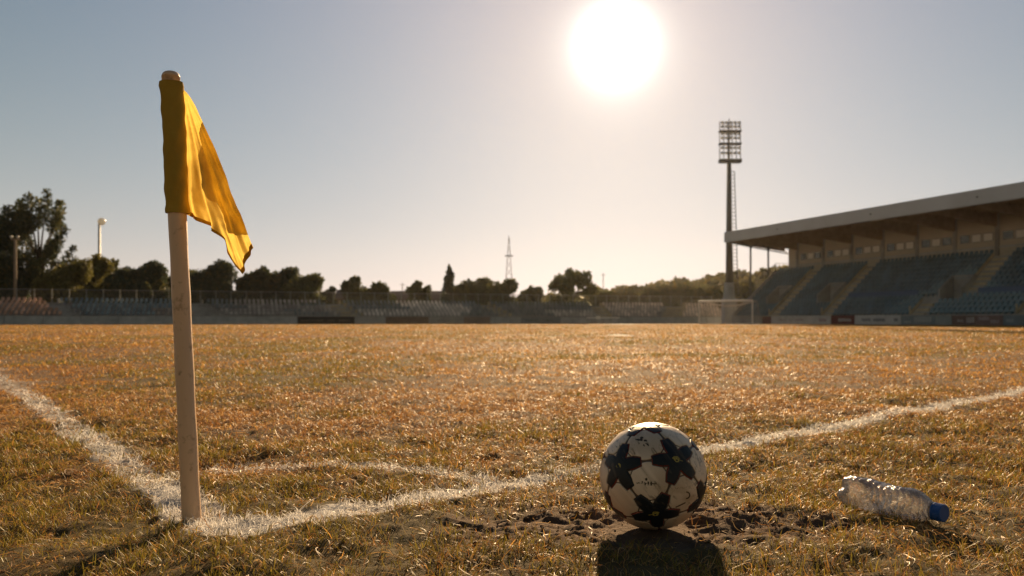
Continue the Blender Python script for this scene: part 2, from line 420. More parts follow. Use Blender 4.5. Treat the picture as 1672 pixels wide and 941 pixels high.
def clods():
    rg = np.random.default_rng(3); vs = []; fs = []; cs = []
    ico = bmesh.new(); bmesh.ops.create_icosphere(ico, subdivisions=1, radius=1); iv = np.array([v.co for v in ico.verts]); itf = np.array([[v.index for v in f.verts] for f in ico.faces]); ico.free()
    n = 0
    while n < 420:
        x = BALL[0] + rg.normal() * .26; y = 1.69 + rg.normal() * .13
        if n > 260: x = rg.uniform(-1.2, 1.5); y = rg.uniform(1.25, 3)
        if n <= 260 and bare_mask(np.array([x]), np.array([y]))[0] < .3: continue
        if math.hypot(x - BALL[0], y - BALL[1]) < .055 or math.hypot(x - POST[0], y - POST[1]) < .04: continue
        s = .0015 + .0045 * rg.random() ** 3; sc3 = np.array([1.2, 1, .65]) * (.7 + .6 * rg.random(3)); z = float(height(np.array([x]), np.array([y]))[0])
        v = iv * (1 + .45 * (rg.random((len(iv), 1)) - .5)) * sc3 * s; a = rg.random() * 6.28
        v = np.stack([v[:, 0] * math.cos(a) - v[:, 1] * math.sin(a), v[:, 0] * math.sin(a) + v[:, 1] * math.cos(a), v[:, 2]], 1) + np.array([x, y, z + s * .25])
        vs.append(v); fs.append(itf + n * len(iv)); cs.append(np.repeat((np.array([.26, .17, .105]) * (.6 + .7 * rg.random()))[None], len(iv), 0)); n += 1
    o = np_mesh('soil_crumbs', np.concatenate(vs), [np.concatenate(fs)], M_soil, np.concatenate(cs))
    tag(o, 'brown crumbs of dry soil scattered round the football', 'soil crumbs', kind='stuff')
clods()

# ------------------------------------------------------------------ ball
def make_ball():
    rad = .11; n_face = Vector((BALL[0], BALL[1], rad - .003))
    me = bpy.data.meshes.new('football'); bm = bmesh.new(); bmesh.ops.create_icosphere(bm, subdivisions=8, radius=1.0); bm.to_mesh(me); bm.free()
    n = len(me.vertices); V = np.empty(n * 3, np.float32); me.vertices.foreach_get('co', V); V = V.reshape(-1, 3).astype(float)
    V /= np.linalg.norm(V, axis=1)[:, None]
    ph = (1 + 5 ** .5) / 2
    I = np.array([(0, a, b * ph) for a in (1, -1) for b in (1, -1)] + [(a, b * ph, 0) for a in (1, -1) for b in (1, -1)] + [(b * ph, 0, a) for a in (1, -1) for b in (1, -1)], float)
    I /= np.linalg.norm(I, axis=1)[:, None]
    # orientation: three star centres seen left, right and below
    view = (Vector((0, 0, CAMH)) - n_face).normalized(); rt = Vector((0, 0, 1)).cross(view).normalized(); up = view.cross(rt)
    def dirn(dx, dy):
        a = dx / 86; b = -dy / 86; return np.array(rt * a + up * b + view * math.sqrt(max(0, 1 - a * a - b * b)))
    tgt = np.array([dirn(-50, -4), dirn(37, -24), dirn(-3, 52)])
    i0 = 0; nb = [j for j in range(12) if j != i0 and I[i0] @ I[j] > .4]; i1 = nb[0]
    i2 = [j for j in nb if I[i1] @ I[j] > .4 and j != i1]
    best = None
    for k in i2:
        src = I[[i0, i1, k]]
        U, S, Vt = np.linalg.svd(src.T @ tgt); d = np.sign(np.linalg.det(U @ Vt)); Rm = (U @ np.diag([1, 1, d]) @ Vt)
        e = np.linalg.norm(src @ Rm - tgt)
        if best is None or e < best[0]: best = (e, Rm)
    I = I @ best[1]
    dots = V @ I.T; near = np.argmax(dots, 1); c = I[near]
    rho = np.degrees(np.arccos(np.clip(dots[np.arange(n), near], -1, 1)))
    nbr = np.argsort(-(I @ I.T), 1)[:, 1:6]
    tv = V - c * dots[np.arange(n), near][:, None]; tv /= np.maximum(np.linalg.norm(tv, axis=1), 1e-9)[:, None]
    ca = np.full(n, -2.0)
    for k in range(5):
        q = I[nbr[near, k]]; qt = q - c * np.sum(q * c, 1)[:, None]; qt /= np.linalg.norm(qt, axis=1)[:, None]
        ca = np.maximum(ca, np.sum(tv * qt, 1))
    dl = np.arccos(np.clip(ca, -1, 1)); x = rho * np.cos(dl); y = rho * np.sin(dl)
    hw = np.interp(x, [0, 9.7, 14, 18, 25.5, 26.5], [99, 7.05, 7.4, 7.2, 5.2, 4.5]); hw = np.where(x > 26.5, -9, hw)
    sd = np.minimum(hw - y, 26.5 - x)           # >0 inside the star
    # seams
    se = np.abs(sd); se = np.where(x > 26, np.minimum(se, y), se)
    # petals are separate panels: a seam from the notch to the star centre
    # faces: three short seams that split the pale panels
    tri = [(a, b, k) for a in range(12) for b in range(a + 1, 12) for k in range(b + 1, 12) if I[a] @ I[b] > .4 and I[b] @ I[k] > .4 and I[a] @ I[k] > .4]
    T = np.array([I[a] + I[b] + I[k] for a, b, k in tri]); T /= np.linalg.norm(T, axis=1)[:, None]
    dT = V @ T.T; nT = np.argmax(dT, 1); rT = np.degrees(np.arccos(np.clip(dT[np.arange(n), nT], -1, 1)))
    se = np.where(sd < -.6, np.minimum(se, np.abs(rT - 20.4)), se)
    nz = lambda s, k: fbm(V[:, 0] * s + V[:, 2] * s * .7 + 11, V[:, 1] * s - V[:, 2] * s * .6 + 7, k, 4)
    base = np.array([.76, .61, .46]); col = np.repeat(base[None], n, 0)
    dirt = sstep(.46, .7, nz(3.0, 1)); col = col * (1 - .5 * dirt[:, None]) + np.array([.34, .23, .13]) * (.5 * dirt[:, None])
    sm = sstep(.66, .74, nz(13.0, 5)) * sstep(.42, .6, nz(2.2, 9)); col = col * (1 - .75 * sm[:, None]) + np.array([.09, .065, .035]) * (.75 * sm[:, None])
    low = sstep(.25, -.75, V[:, 2] + .5 * (nz(5, 15) - .5)); col = col * (1 - .5 * low[:, None]) + np.array([.3, .2, .12]) * (.5 * low[:, None])
    sc_ = sstep(.035, .0, np.abs(nz(6.5, 22) - .5)) * sstep(.55, .68, nz(3.5, 26)); col = col * (1 - .6 * sc_[:, None]) + np.array([.1, .07, .04]) * (.6 * sc_[:, None])
    for q, (fa, fb) in enumerate(((5.0, 3.0), (11.0, 4.0))):
        ck = sstep(.016, .004, np.abs(nz(fa, 60 + q) - .5)) * sstep(.45, .6, nz(fb, 70 + q)); col = col * (1 - .5 * ck[:, None]) + np.array([.14, .095, .055]) * (.5 * ck[:, None])
    ins = sd > 0; blk = np.array([.014, .017, .02])
    wear = sstep(.62, .75, nz(9, 31))
    bc = blk * (1 - .25 * wear[:, None]) + np.array([.16, .12, .08]) * (.25 * wear[:, None])
    col = np.where(ins[:, None], bc, col)
    edge = (np.abs(sd - .55) < .4) & (nz(2.4, 37) > .42); col = np.where(edge[:, None], np.array([.22, .035, .02]), col)
    # emblem on each star: a yellowish monogram of bent strokes
    th = np.arctan2(np.sum(np.cross(np.repeat(np.array(view)[None], n, 0), c) * tv, 1), np.sum((up_ := np.array(up)[None] - c * (c @ np.array(up))[:, None]) * tv, 1) / np.maximum(np.linalg.norm(up_, axis=1), 1e-6))
    ex = rho * np.sin(th); ey = rho * np.cos(th)
    st = lambda x0, y0, x1, y1, wd: np.hypot(ex - (x0 + (x1 - x0) * (tq := np.clip(((ex - x0) * (x1 - x0) + (ey - y0) * (y1 - y0)) / ((x1 - x0) ** 2 + (y1 - y0) ** 2), 0, 1))), ey - (y0 + (y1 - y0) * tq)) < wd
    em = st(-7, -3.5, 3.5, 3, .6) | st(-1.5, -2, -1, 3, .5) | st(1.5, -2.2, 2.2, 3.2, .5) | (np.abs(np.hypot(ex - .4, ey - .3) - 2.6) < .55)
    em &= ins & (rho < 7) & (nz(17, 3) > .38); col = np.where(em[:, None], np.array([.34, .27, .06]), col)
    # stitched valve row and scuffs on the middle pale panel
    m0 = dirn(-10, 12); m0 /= np.linalg.norm(m0); rtn = np.array(rt); upn = np.array(up)
    a = np.degrees(V @ rtn - m0 @ rtn); b = np.degrees(V @ upn - m0 @ upn); fr = V @ m0 > .8
    va = fr & (((np.abs(b) < .5) & (np.abs(a) < 13) & (nz(30, 2) > .42)) | ((np.hypot(a, b - 4) < 1.4)))
    for k in (-4, -1, 2, 5): va |= fr & (np.abs(a - k) < .85) & (np.abs(b) < 2.1) & (nz(40, 4) > .38)
    m1 = dirn(-18, -54); a1 = np.degrees((V - m1) @ rtn); b1 = np.degrees((V - m1) @ upn); fr1 = V @ m1 > .8
    va |= fr1 & (nz(26, 6) > .46) & ((np.abs(b1 + .1 * a1) < 1.0) & (np.abs(a1) < 6) | (np.hypot((a1 - 5), (b1 + 5) * 1.6) < 3) | (np.hypot(a1 - .5, b1 - 2) < 1.8))
    m2 = dirn(54, 28); a2 = np.degrees((V - m2) @ rtn); b2 = np.degrees((V - m2) @ upn)
    va |= (V @ m2 > .8) & (np.abs(np.hypot(a2 + 2, b2) - 3.2) < .7) & (a2 > -2.5) | (V @ m2 > .8) & (np.abs(b2 + 10 - .5 * (a2 + 8)) < .7) & (np.abs(a2 + 8) < 5)
    col = np.where((va & ~ins)[:, None], np.array([.055, .04, .025]), col)
    # a line through the panel under the tips (short seams) and the panel pentagon seams on white
    s2 = np.where(~ins & (rT < 26), 9, 9)
    seam = se; sk = sstep(.95, .3, seam); col = col * (1 - .92 * sk[:, None] * np.where(ins, .2, 1)[:, None]) + np.array([.05, .033, .02]) * (.92 * sk[:, None] * np.where(ins, .2, 1)[:, None])
    h = -.0022 * sstep(1.5, 0, seam) / rad + .0006 / rad * (nz(7, 60) - .5)
    V2 = V * (1 + h)[:, None] * rad
    me.vertices.foreach_set('co', V2.astype(np.float32).ravel())
    at = me.attributes.new('col', 'FLOAT_COLOR', 'POINT'); ca4 = np.ones((n, 4), np.float32); ca4[:, :3] = col; at.data.foreach_set('color', ca4.ravel())
    me.polygons.foreach_set('use_smooth', np.ones(len(me.polygons), bool))
    me.materials.append(mat('ball_leather', attr='col', rough=.42, spec=.22, bump=.12, bscale=260)); me.update()
    o = bpy.data.objects.new('football', me); C.objects.link(o); o.location = n_face
    tag(o, 'scuffed cream football with black star panels lying on bare soil', 'football')
make_ball()

# ------------------------------------------------------------------ corner flag
def make_flag():
    D = POST[1]; k = D / F
    def W(px, py, dy=0): return Vector((gx(px, D), D + dy, gz(py, D)))
    base = W(314, 855); root = empty('corner_flag', (POST[0], POST[1], 0), 'white corner post with a drooping yellow flag at the chalk corner', 'corner flag')
    base.z = -.03; top = W(278.5, 117)
    ax = (top - base); Lp = ax.length
    m_pole = mat('cream_pole', (.66, .45, .29), .45, .35, noise=(26, (.25, .15, .085), .56, .72), bump=.15, bscale=120)
    pts = [base + ax * t for t in np.linspace(0, 1 - .006 / Lp * 2, 24)]; rr = [.0195 + .0006 * math.sin(i * 1.7) - .0012 * i / 23 for i in range(24)]
    r1 = rr[-1]
    for a in np.linspace(8, 80, 8): pts.append(top - ax.normalized() * (.014 * (1 - math.sin(R(a))))); rr.append(r1 * (math.cos(R(a)) ** .55))
    pts_ = sorted(zip([(p - base).dot(ax) for p in pts], pts, rr), key=lambda q: q[0]); pts = [q[1] for q in pts_]; rr = [q[2] for q in pts_]
    mb = MB(); mb.tube(pts, rr, 28); local(mb.build('pole', m_pole, smooth=True), root)
    # chips and scratches modelled as small sunken flakes of darker wood
    def axis_at(py):
        t = (gz(py, D) - base.z) / (top.z - base.z); return base + ax * t
    m_cl = mat('yellow_cloth', (.82, .6, .14), .85, .12, transl=.6, noise=(11, (.55, .38, .08), .35, .7), bump=.7, bscale=55)
    m_sl = mat('yellow_sleeve', (.40, .25, .04), .9, .1, noise=(8, (.3, .18, .03), .35, .7), bump=.3, bscale=300)
    # sleeve
    nv, nu = 60, 48; vs = []
    for i in range(nv + 1):
        t = i / nv; py = 135 + (349 - 135) * t; c = axis_at(py)
        for j in range(nu):
            a = 2 * math.pi * j / nu
            r = .0222 + .0009 * math.sin(a * 3 + t * 7) + .0007 * math.sin(a * 5 - t * 23) + .0006 * math.sin(t * 41 + a * 2)
            r += .0016 * (math.exp(-((t - .03) / .02) ** 2) + .7 * math.exp(-((t - .975) / .02) ** 2))
            if math.cos(a) > 0: r += .0032 * math.cos(a) ** 4
            vs.append(c + Vector((math.cos(a) * r, -math.sin(a) * r, 0)))
    # turn the rim inwards to the pole so that the sleeve has thickness
    fs = [(i * nu + j, i * nu + (j + 1) % nu, (i + 1) * nu + (j + 1) % nu, (i + 1) * nu + j) for i in range(nv) for j in range(nu)]
    for (i, py) in ((0, 136), (nv, 348)):
        o = len(vs); c = axis_at(py)
        for j in range(nu): a = 2 * math.pi * j / nu; vs.append(c + Vector((math.cos(a) * .0186, -math.sin(a) * .0186, 0)))
        fs += [(i * nu + j, o + j, o + (j + 1) % nu, i * nu + (j + 1) % nu) if i else (i * nu + (j + 1) % nu, o + (j + 1) % nu, o + j, i * nu + j) for j in range(nu)]
    mb = MB(); mb.add(vs, fs); local(mb.build('sleeve', m_sl, smooth=True), root)
    # cloth
    T = np.array([(296, 143), (306, 153), (317, 171), (328, 197), (345, 231), (360, 272), (375, 312), (391, 348), (403, 381), (412, 404)], float)
    B = np.array([(300, 349), (312, 356), (325, 362), (338, 367), (350, 377), (360, 385), (366, 392), (370, 414), (379, 431), (391, 447)], float)
    nu, nvv = 90, 70
    def curve(A, u):
        s = np.concatenate([[0], np.cumsum(np.hypot(*np.diff(A, axis=0).T))]); s /= s[-1]
        return np.stack([np.interp(u, s, A[:, 0]), np.interp(u, s, A[:, 1])], 1)
    us = np.linspace(0, 1, nu + 1)
    def sm(c):
        c2 = c.copy()
        for _ in range(3): c2[1:-1] = (c2[:-2] + 2 * c2[1:-1] + c2[2:]) / 4
        return c2
    Tc = sm(curve(T, us)); Bc = sm(curve(B, us))
    corner = np.array([297, 138.])
    def depth(p, extra=0):
        d = p - corner; r = np.hypot(d[:, 0], d[:, 1]); f = np.degrees(np.arctan2(d[:, 0], d[:, 1]))
        ph = np.interp(f, [0, 2.5, 6.5, 10.5, 13.0, 16.5, 20, 26, 40], [0, 1.0, -.75, 1.0, -1.0, .55, -.15, .25, .3])
        fine = np.sin(f * 1.9 + r * .018) * .13 + np.sin(f * .8 - r * .035) * .14 + np.sin(f * 3.1 - r * .05) * .06 + (fbm(p[:, 0] * .035, p[:, 1] * .028, 77, 3) - .5) * 1.1
        A = .024 * np.clip(r / 190, .12, 1.35)
        return .004 + A * (ph * .9 + fine)
    rows = []
    for i in range(nvv + 1):
        v = i / nvv; p = Tc * (1 - v) + Bc * v; dy = depth(p)
        rows.append([W(a, b, c) for (a, b), c in zip(p, dy)])
    mb = MB(); w_ = nu + 1
    mb.add([q for r_ in rows for q in r_], [(i * w_ + j, i * w_ + j + 1, (i + 1) * w_ + j + 1, (i + 1) * w_ + j) for i in range(nvv) for j in range(nu)])
    # the folded-over back layer hanging behind the right edge
    nb = 16; rows2 = []; sel = [j for j in range(nu + 1) if .22 <= us[j] <= .93]
    dT = depth(Tc)
    for i in range(nb + 1):
        q = i / nb; r_ = []
        for j in sel:
            u = us[j]; wd = 34 * math.sin(math.pi * min(1, max(0, (u - .22) / .71)) ** .75 * .62 + .02)
            pt = Tc[j] + np.array([-wd, 7.0 * math.sin(u * 6)]) * q
            d0 = dT[j] + .0105 * math.sin(q * math.pi / 2) + .004 * q * math.sin(u * 17)
            base_d = depth(pt[None])[0]
            r_.append(W(pt[0], pt[1], max(d0, base_d + .0035 * min(1, q * 6))))
        rows2.append(r_)
    k2 = len(sel)
    mb.add([q for r_ in rows2 for q in r_], [(i * k2 + j, (i + 1) * k2 + j, (i + 1) * k2 + j + 1, i * k2 + j + 1) for i in range(nb) for j in range(k2 - 1)])
    cl = mb.build('flag_cloth', m_cl, smooth=True); local(cl, root)
    # hems along the lower edge and the fly end
    hb = MB()
    def strip(P0, P1, off):
        n = len(P0); vs = [W(a, b, d + off) for (a, b), d in zip(P0, depth(P0))] + [W(a, b, d + off) for (a, b), d in zip(P1, depth(P1))]
        vs += [W(a, b, d - off) for (a, b), d in zip(P0, depth(P0))] + [W(a, b, d - off) for (a, b), d in zip(P1, depth(P1))]
        fs = [(i, i + 1, n + i + 1, n + i) for i in range(n - 1)] + [(2 * n + i + 1, 2 * n + i, 3 * n + i, 3 * n + i + 1) for i in range(n - 1)]
        fs += [(n + i, n + i + 1, 3 * n + i + 1, 3 * n + i) for i in range(n - 1)] + [(i + 1, i, 2 * n + i, 2 * n + i + 1) for i in range(n - 1)]
        hb.add(vs, fs)
    inn = Tc * .035 + Bc * .965
    strip(inn[2:], (Bc + (Bc - inn) * .06)[2:], .0009)
    vv = np.linspace(.0, 1, 30)[:, None]; e1 = Tc[-1] * (1 - vv) + Bc[-1] * vv; e0 = Tc[-4] * (1 - vv) + Bc[-6] * vv
    e0 = e1 + (e0 - e1) / np.linalg.norm(e0 - e1, axis=1)[:, None] * 7
    strip(e0, e1, .0011)
    hm = hb.build('hem', mat('hem_cloth', (.55, .34, .03), .9, .1, transl=.42, bump=.4, bscale=500), smooth=False); hm.parent = cl
    hm.matrix_parent_inverse = Matrix.Identity(4)
make_flag()

# ------------------------------------------------------------------ bottle
def make_bottle():
    A = Vector((gx(1377, 1.845), 1.845, .0)); Bp = Vector((gx(1540, 1.635), 1.635, .0))
    d = (Bp - A); d.z = 0; d.normalize()
    L = .212; r0 = .0325; BS = 1.16
    root = empty('plastic_bottle', (A.x, A.y, 0), 'clear crushed plastic bottle with a blue cap lying on dry grass', 'bottle')
    side = Vector((-d.y, d.x, 0))
    gz0 = float(height(np.array([A.x + d.x * .1]), np.array([A.y + d.y * .1]))[0]) + .004
    # profile along the axis t (0 = bottom, 1 = mouth)
    prof = [(0, .0), (.0, .018), (.006, .027), (.016, .0318), (.03, r0), (.05, r0), (.07, r0 * .98), (.09, r0 * .955), (.11, r0 * .96), (.13, r0), (.145, r0), (.16, r0 * .92), (.172, r0 * .75), (.182, r0 * .55), (.189, .0138), (.200, .0132)]
    xs = [p[0] for p in prof]; rs = [p[1] for p in prof]
    n, m = 96, 64; vs = []
    tt = np.concatenate([[0, .0001], np.linspace(.002, .2, n - 2)])
    for i, t in enumerate(tt):
        rr = np.interp(t, xs[1:], rs[1:]) if i else .012
        if .03 < t < .15: rr += -.0011 * max(0, math.cos((t - .03) / .0142 * 2 * math.pi)) ** 2
        zc = gz0 + r0 + t * .0 - (t / .2) * .004
        for j in range(m):
            a = 2 * math.pi * j / m; r = rr
            # a deep dent near the base on the left/upper side and a long crease along the flank
            da = (a - 2.6 + math.pi) % (2 * math.pi) - math.pi
            r -= .014 * math.exp(-((t - .006) / .022) ** 2 - (da / .5) ** 2)
            db = (a - 3.5 + math.pi) % (2 * math.pi) - math.pi
            r -= .0055 * math.exp(-((t - .09) / .05) ** 2 - (db / .35) ** 2)
            r += .0011 * math.sin(a * 3 + t * 60) * (1 if .02 < t < .165 else 0) + .0007 * math.sin(a * 7 - t * 140) * (1 if .03 < t < .15 else 0)
            vs.append(Vector((A.x, A.y, gz0)) + (d * t + side * (math.cos(a) * r) + Vector((0, 0, zc - gz0 + math.sin(a) * r * .97))) * BS)
    fs = [(i * m + j, i * m + (j + 1) % m, (i + 1) * m + (j + 1) % m, (i + 1) * m + j) for i in range(n - 1) for j in range(m)]
    fs.append(tuple(range(m - 1, -1, -1)))
    M_ = bpy.data.materials.new('clear_plastic'); M_.use_nodes = True; N = M_.node_tree.nodes; Lk = M_.node_tree.links; N.remove(N['Principled BSDF'])
    tr = N.new('ShaderNodeBsdfTransparent'); tr.inputs[0].default_value = (.97, .97, .97, 1)
    gl = N.new('ShaderNodeBsdfGlossy'); gl.inputs['Roughness'].default_value = .09
    nb_ = N.new('ShaderNodeTexNoise'); nb_.inputs['Scale'].default_value = 70; bp = N.new('ShaderNodeBump'); bp.inputs['Strength'].default_value = .35; bp.inputs['Distance'].default_value = .004
    Lk.new(nb_.outputs[0], bp.inputs['Height']); Lk.new(bp.outputs[0], gl.inputs['Normal'])
    df = N.new('ShaderNodeBsdfDiffuse'); df.inputs[0].default_value = (.75, .7, .68, 1); tl = N.new('ShaderNodeBsdfTranslucent'); tl.inputs[0].default_value = (.75, .7, .68, 1)
    md = N.new('ShaderNodeMixShader'); md.inputs[0].default_value = .6; Lk.new(df.outputs[0], md.inputs[1]); Lk.new(tl.outputs[0], md.inputs[2])
    m1 = N.new('ShaderNodeMixShader'); Lk.new(tr.outputs[0], m1.inputs[1]); Lk.new(md.outputs[0], m1.inputs[2])
    nz = N.new('ShaderNodeTexNoise'); nz.inputs['Scale'].default_value = 40; mr = N.new('ShaderNodeMapRange'); mr.inputs['From Min'].default_value = .35; mr.inputs['From Max'].default_value = .75; mr.inputs['To Min'].default_value = .08; mr.inputs['To Max'].default_value = .3
    Lk.new(nz.outputs[0], mr.inputs[0]); Lk.new(mr.outputs[0], m1.inputs[0])
    lw = N.new('ShaderNodeFresnel'); lw.inputs[0].default_value = 1.55; Lk.new(bp.outputs[0], lw.inputs['Normal'])
    m2 = N.new('ShaderNodeMixShader'); Lk.new(lw.outputs[0], m2.inputs[0]); Lk.new(m1.outputs[0], m2.inputs[1]); Lk.new(gl.outputs[0], m2.inputs[2])
    Lk.new(m2.outputs[0], N['Material Output'].inputs['Surface'])
    mb = MB(); mb.add(vs, fs); local(mb.build('body', M_, smooth=True), root)
    S4 = Matrix.Translation(Vector((A.x, A.y, gz0))) @ Matrix.Scale(BS, 4)
    O = Vector((0, 0, r0 - .004))
    rg = MB(); rg.tube([O + d * .1865, O + d * .1885, O + d * .1905], [.0145, .0165, .0145], 32); local(rg.build('neck_ring', M_, smooth=True, M=S4), root)
    cp = MB(); n = 72; prof = [(.1915, .0155), (.192, .0160), (.1945, .0160), (.1948, .0153), (.1955, .0153), (.196, .0160), (.2085, .0158), (.2098, .0150), (.2102, .0132)]
    vs = []
    for (t, r) in prof:
        for j in range(n):
            rib = .0005 if (j % 2 and .1955 < t < .209) else 0
            a = 2 * math.pi * j / n; vs.append(O + d * t + (side * math.cos(a) + Vector((0, 0, 1)) * math.sin(a)) * (r - rib))
    fs = [(i * n + j, i * n + (j + 1) % n, (i + 1) * n + (j + 1) % n, (i + 1) * n + j) for i in range(len(prof) - 1) for j in range(n)] + [tuple(range((len(prof) - 1) * n, len(prof) * n)), tuple(range(n - 1, -1, -1))]
    cp.add(vs, fs); local(cp.build('cap', mat('blue_cap', (.014, .075, .26), .4, .4), M=S4), root)
make_bottle()

# ------------------------------------------------------------------ covered stand on the right
SO = Vector((26.2, 95, 0)); SA = Vector((.357, -.934, 0)).normalized(); SB = Vector((.934, .357, 0)).normalized()
MS = Matrix(((SA.x, SB.x, 0, SO.x), (SA.y, SB.y, 0, SO.y), (0, 0, 1, 0), (0, 0, 0, 1)))      # local (s, w, z)
SL = 50.0
def seat_mesh():
    """one bucket seat facing -w, centred on s=0; returns verts, faces"""
    v = []; f = []
    def q(b): 
        o = len(v); v.extend(b); f.extend([(o, o + 3, o + 2, o + 1), (o + 4, o + 5, o + 6, o + 7), (o, o + 1, o + 5, o + 4), (o + 1, o + 2, o + 6, o + 5), (o + 2, o + 3, o + 7, o + 6), (o + 3, o, o + 4, o + 7)])
    q([(-.19, -.2, .26), (.19, -.2, .26), (.17, .14, .22), (-.17, .14, .22), (-.21, -.2, .33), (.21, -.2, .33), (.2, .14, .27), (-.2, .14, .27)])      # pan
    q([(-.2, .12, .24), (.2, .12, .24), (.2, .17, .24), (-.2, .17, .24), (-.17, .2, .66), (.17, .2, .66), (.17, .25, .64), (-.17, .25, .64)])          # back
    q([(-.05, -.05, 0), (.05, -.05, 0), (.05, .1, 0), (-.05, .1, 0), (-.05, -.05, .25), (.05, -.05, .25), (.05, .1, .25), (-.05, .1, .25)])             # foot
    return v, f
SEATV, SEATF = seat_mesh(); SEATT = [(x * .72, y * .8, z * .78) for x, y, z in SEATV]
def make_stand():
    root = empty('covered_stand', SO, 'covered concrete grandstand with blue seats and a long grey roof edge', 'grandstand')
    loc = lambda o: local(o, root)
    def part(name, mb, m): return loc(mb.build(name, m, M=MS))
    NR = 13; W0 = .5; run = .5; Z0 = .8; rise = .44
    aisles = [(6.2, 7.4), (14.4, 15.6), (35.5, 36.7), (45, 46.2)]; lowa = [(25.4, 26.7)]; upa = [(28.9, 30.3)]
    vom = [(3.6, 5.6), (11.8, 13.8), (26.9, 28.9), (42.6, 44.6)]; v0, v1 = 4, 7      # rows cut by the vomitories
    front = MB().box(0, SL, 0, .25, -.1, .92); part('front_wall', front, M_concd)
    tr = MB()
    for r in range(NR):
        w0 = W0 + r * run; z = Z0 + r * rise
        segs = [(0, SL)]
        if v0 <= r < v1:
            e = sorted(vom); segs = []; s = 0
            for a, b in e: segs.append((s, a)); s = b
            segs.append((s, SL))
        for a, b in segs: tr.box(a, b, w0, w0 + run - .003 if r < NR - 1 else w0 + 1.8, -.1, z - (.003 * (r % 2)))
    part('terrace', tr, M_concd)
    tw = W0 + NR * run; tz = Z0 + (NR - 1) * rise
    # end wall (far end) following the slope, with a handrail
    ew = MB(); ew.hexa([Vector(p) for p in ((-.3, .3, -.1), (-.02, .3, -.1), (-.02, tw + 1.5, -.1), (-.3, tw + 1.5, -.1), (-.3, .3, 1.1), (-.02, .3, 1.1), (-.02, tw + 1.5, tz + .6), (-.3, tw + 1.5, tz + .6))]) if 0 else None
    prof = [(.26, 1.25), (tw - .4, tz + .35), (tw + 1.6, tz + .4)]
    v = []
    for s in (-.3, -.03):
        v += [(s, .26, -.1)] + [(s, a, b) for a, b in prof] + [(s, tw + 1.6, -.1)]
    ew = MB().add(v, [(0, 1, 2, 3, 4), (9, 8, 7, 6, 5)] + [(i, (i + 5), (i + 1) % 5 + 5, (i + 1) % 5) for i in range(5)]); part('end_wall', ew, M_concd)
    hr = MB(); hr.tube([(-.15, .4, 2.1), (-.15, tw - .4, tz + 1.3), (-.15, tw + 1.6, tz + 1.35)], .035, 6)
    for t in np.linspace(0, 1, 7): a = .4 + (tw - .8) * t; hr.tube([(-.15, a, 1.2 + (tz - .9) * t), (-.15, a, 2.1 + (tz - .8) * t)], .025, 5)
    part('handrail', hr, M_steeld)
    # stairs: half-height steps in the aisles
    for (a, b, r0, r1) in [(a, b, 0, NR) for a, b in aisles] + [(a, b, 0, v0) for a, b in lowa] + [(a, b, v0, NR) for a, b in upa]:
        st = MB()
        for r in range(r0, r1):
            w0 = W0 + r * run; z = Z0 + r * rise
            st.box(a, b, w0 - .24, w0 - .002, z - rise + .004, z - rise / 2 + .01); st.box(a + .004, b - .004, w0, w0 + run - .26, z + .002, z + .03)
        st.box(a - .12, a - .03, W0 + r0 * run, W0 + r0 * run + .1, Z0, Z0 + .9)
        v = [(x, W0 + r * run, Z0 + r * rise + dz) for x in (a - .1, a - .02) for r, dz in ((r0, .05), (r1 - 1, .05), (r1 - 1, .3), (r0, .3))]
        st.hexa([Vector(q) for q in (v[0], v[4], v[5], v[1], v[3], v[7], v[6], v[2])])
        part('stair', st, M_step)
    # vomitories; the dark of each tunnel is a black back panel and floor
    for a, b in vom:
        wa = W0 + v0 * run; wb = W0 + v1 * run; za = Z0 + v0 * rise; zb = Z0 + v1 * rise
        vm = MB()
        for s0, s1 in ((a - .16, a - .004), (b + .004, b + .16)):
            vm.hexa([Vector(p) for p in ((s0, wa - .2, za - .6), (s1, wa - .2, za - .6), (s1, wb, za - .6), (s0, wb, za - .6), (s0, wa - .2, za + .55), (s1, wa - .2, za + .55), (s1, wb, zb + .55), (s0, wb, zb + .55))])
        vm.box(a - .15, b + .15, wb + .003, wb + .2, zb - .35, zb + .55)
        f = part('vomitory', vm, M_concd)
        dk = MB().box(a, b, wb + .2, wb + .25, za - .6, zb - .35); dk.box(a, b, wa - .1, wb + .2, za - .62, za - .6); o = dk.build('shade_panel', M_dark, M=MS); local(o, root); o.parent = f; o.matrix_parent_inverse = Matrix.Identity(4)
    # seats
    spots = []
    for r in range(NR):
        w0 = W0 + r * run + .2; z = Z0 + r * rise
        s = .35
        while s < SL - .3:
            blk = list(aisles) + (lowa if r < v0 else upa) + (vom if v0 - 1 <= r < v1 else []) + ([(26.7, 28.9)] if r in (v0, v0 - 1) else [])
            if not any(a - .22 < s < b + .22 for a, b in blk): spots.append((s, w0, z, r))
            s += .5
    def scol(s, r):
        h = hash2(np.array([int(s * 2)]), np.array([r]), 3)[0]
        c = np.array([.085, .155, .215]) if r >= v0 else np.array([.15, .25, .31]) if s > 24 else np.array([.095, .175, .235])
        return tuple(c * (.75 + .5 * h))
    vis = sorted(spots, key=lambda p: (MS @ Vector(p[:3])).length if p[0] < 36.5 - p[3] * 1.0 else 999)
    one = MB().add(SEATV, SEATF, (.15, .25, .31)); first = one.build('seat', M_seat); mes = first.data
    rest = MB()
    for i, p in enumerate(vis):
        if i < 100:
            o = first if i == 0 else first.copy()
            if i: C.objects.link(o)
            o.parent = root; o.matrix_parent_inverse = Matrix.Translation(-SO); o.matrix_basis = MS @ Matrix.Translation(Vector(p[:3]))
        else:
            rest.add([(x + p[0], y + p[1], z + p[2]) for x, y, z in SEATV], SEATF, scol(p[0], p[3]))
    o = part('seats', rest, M_seat); o['kind'] = 'stuff'
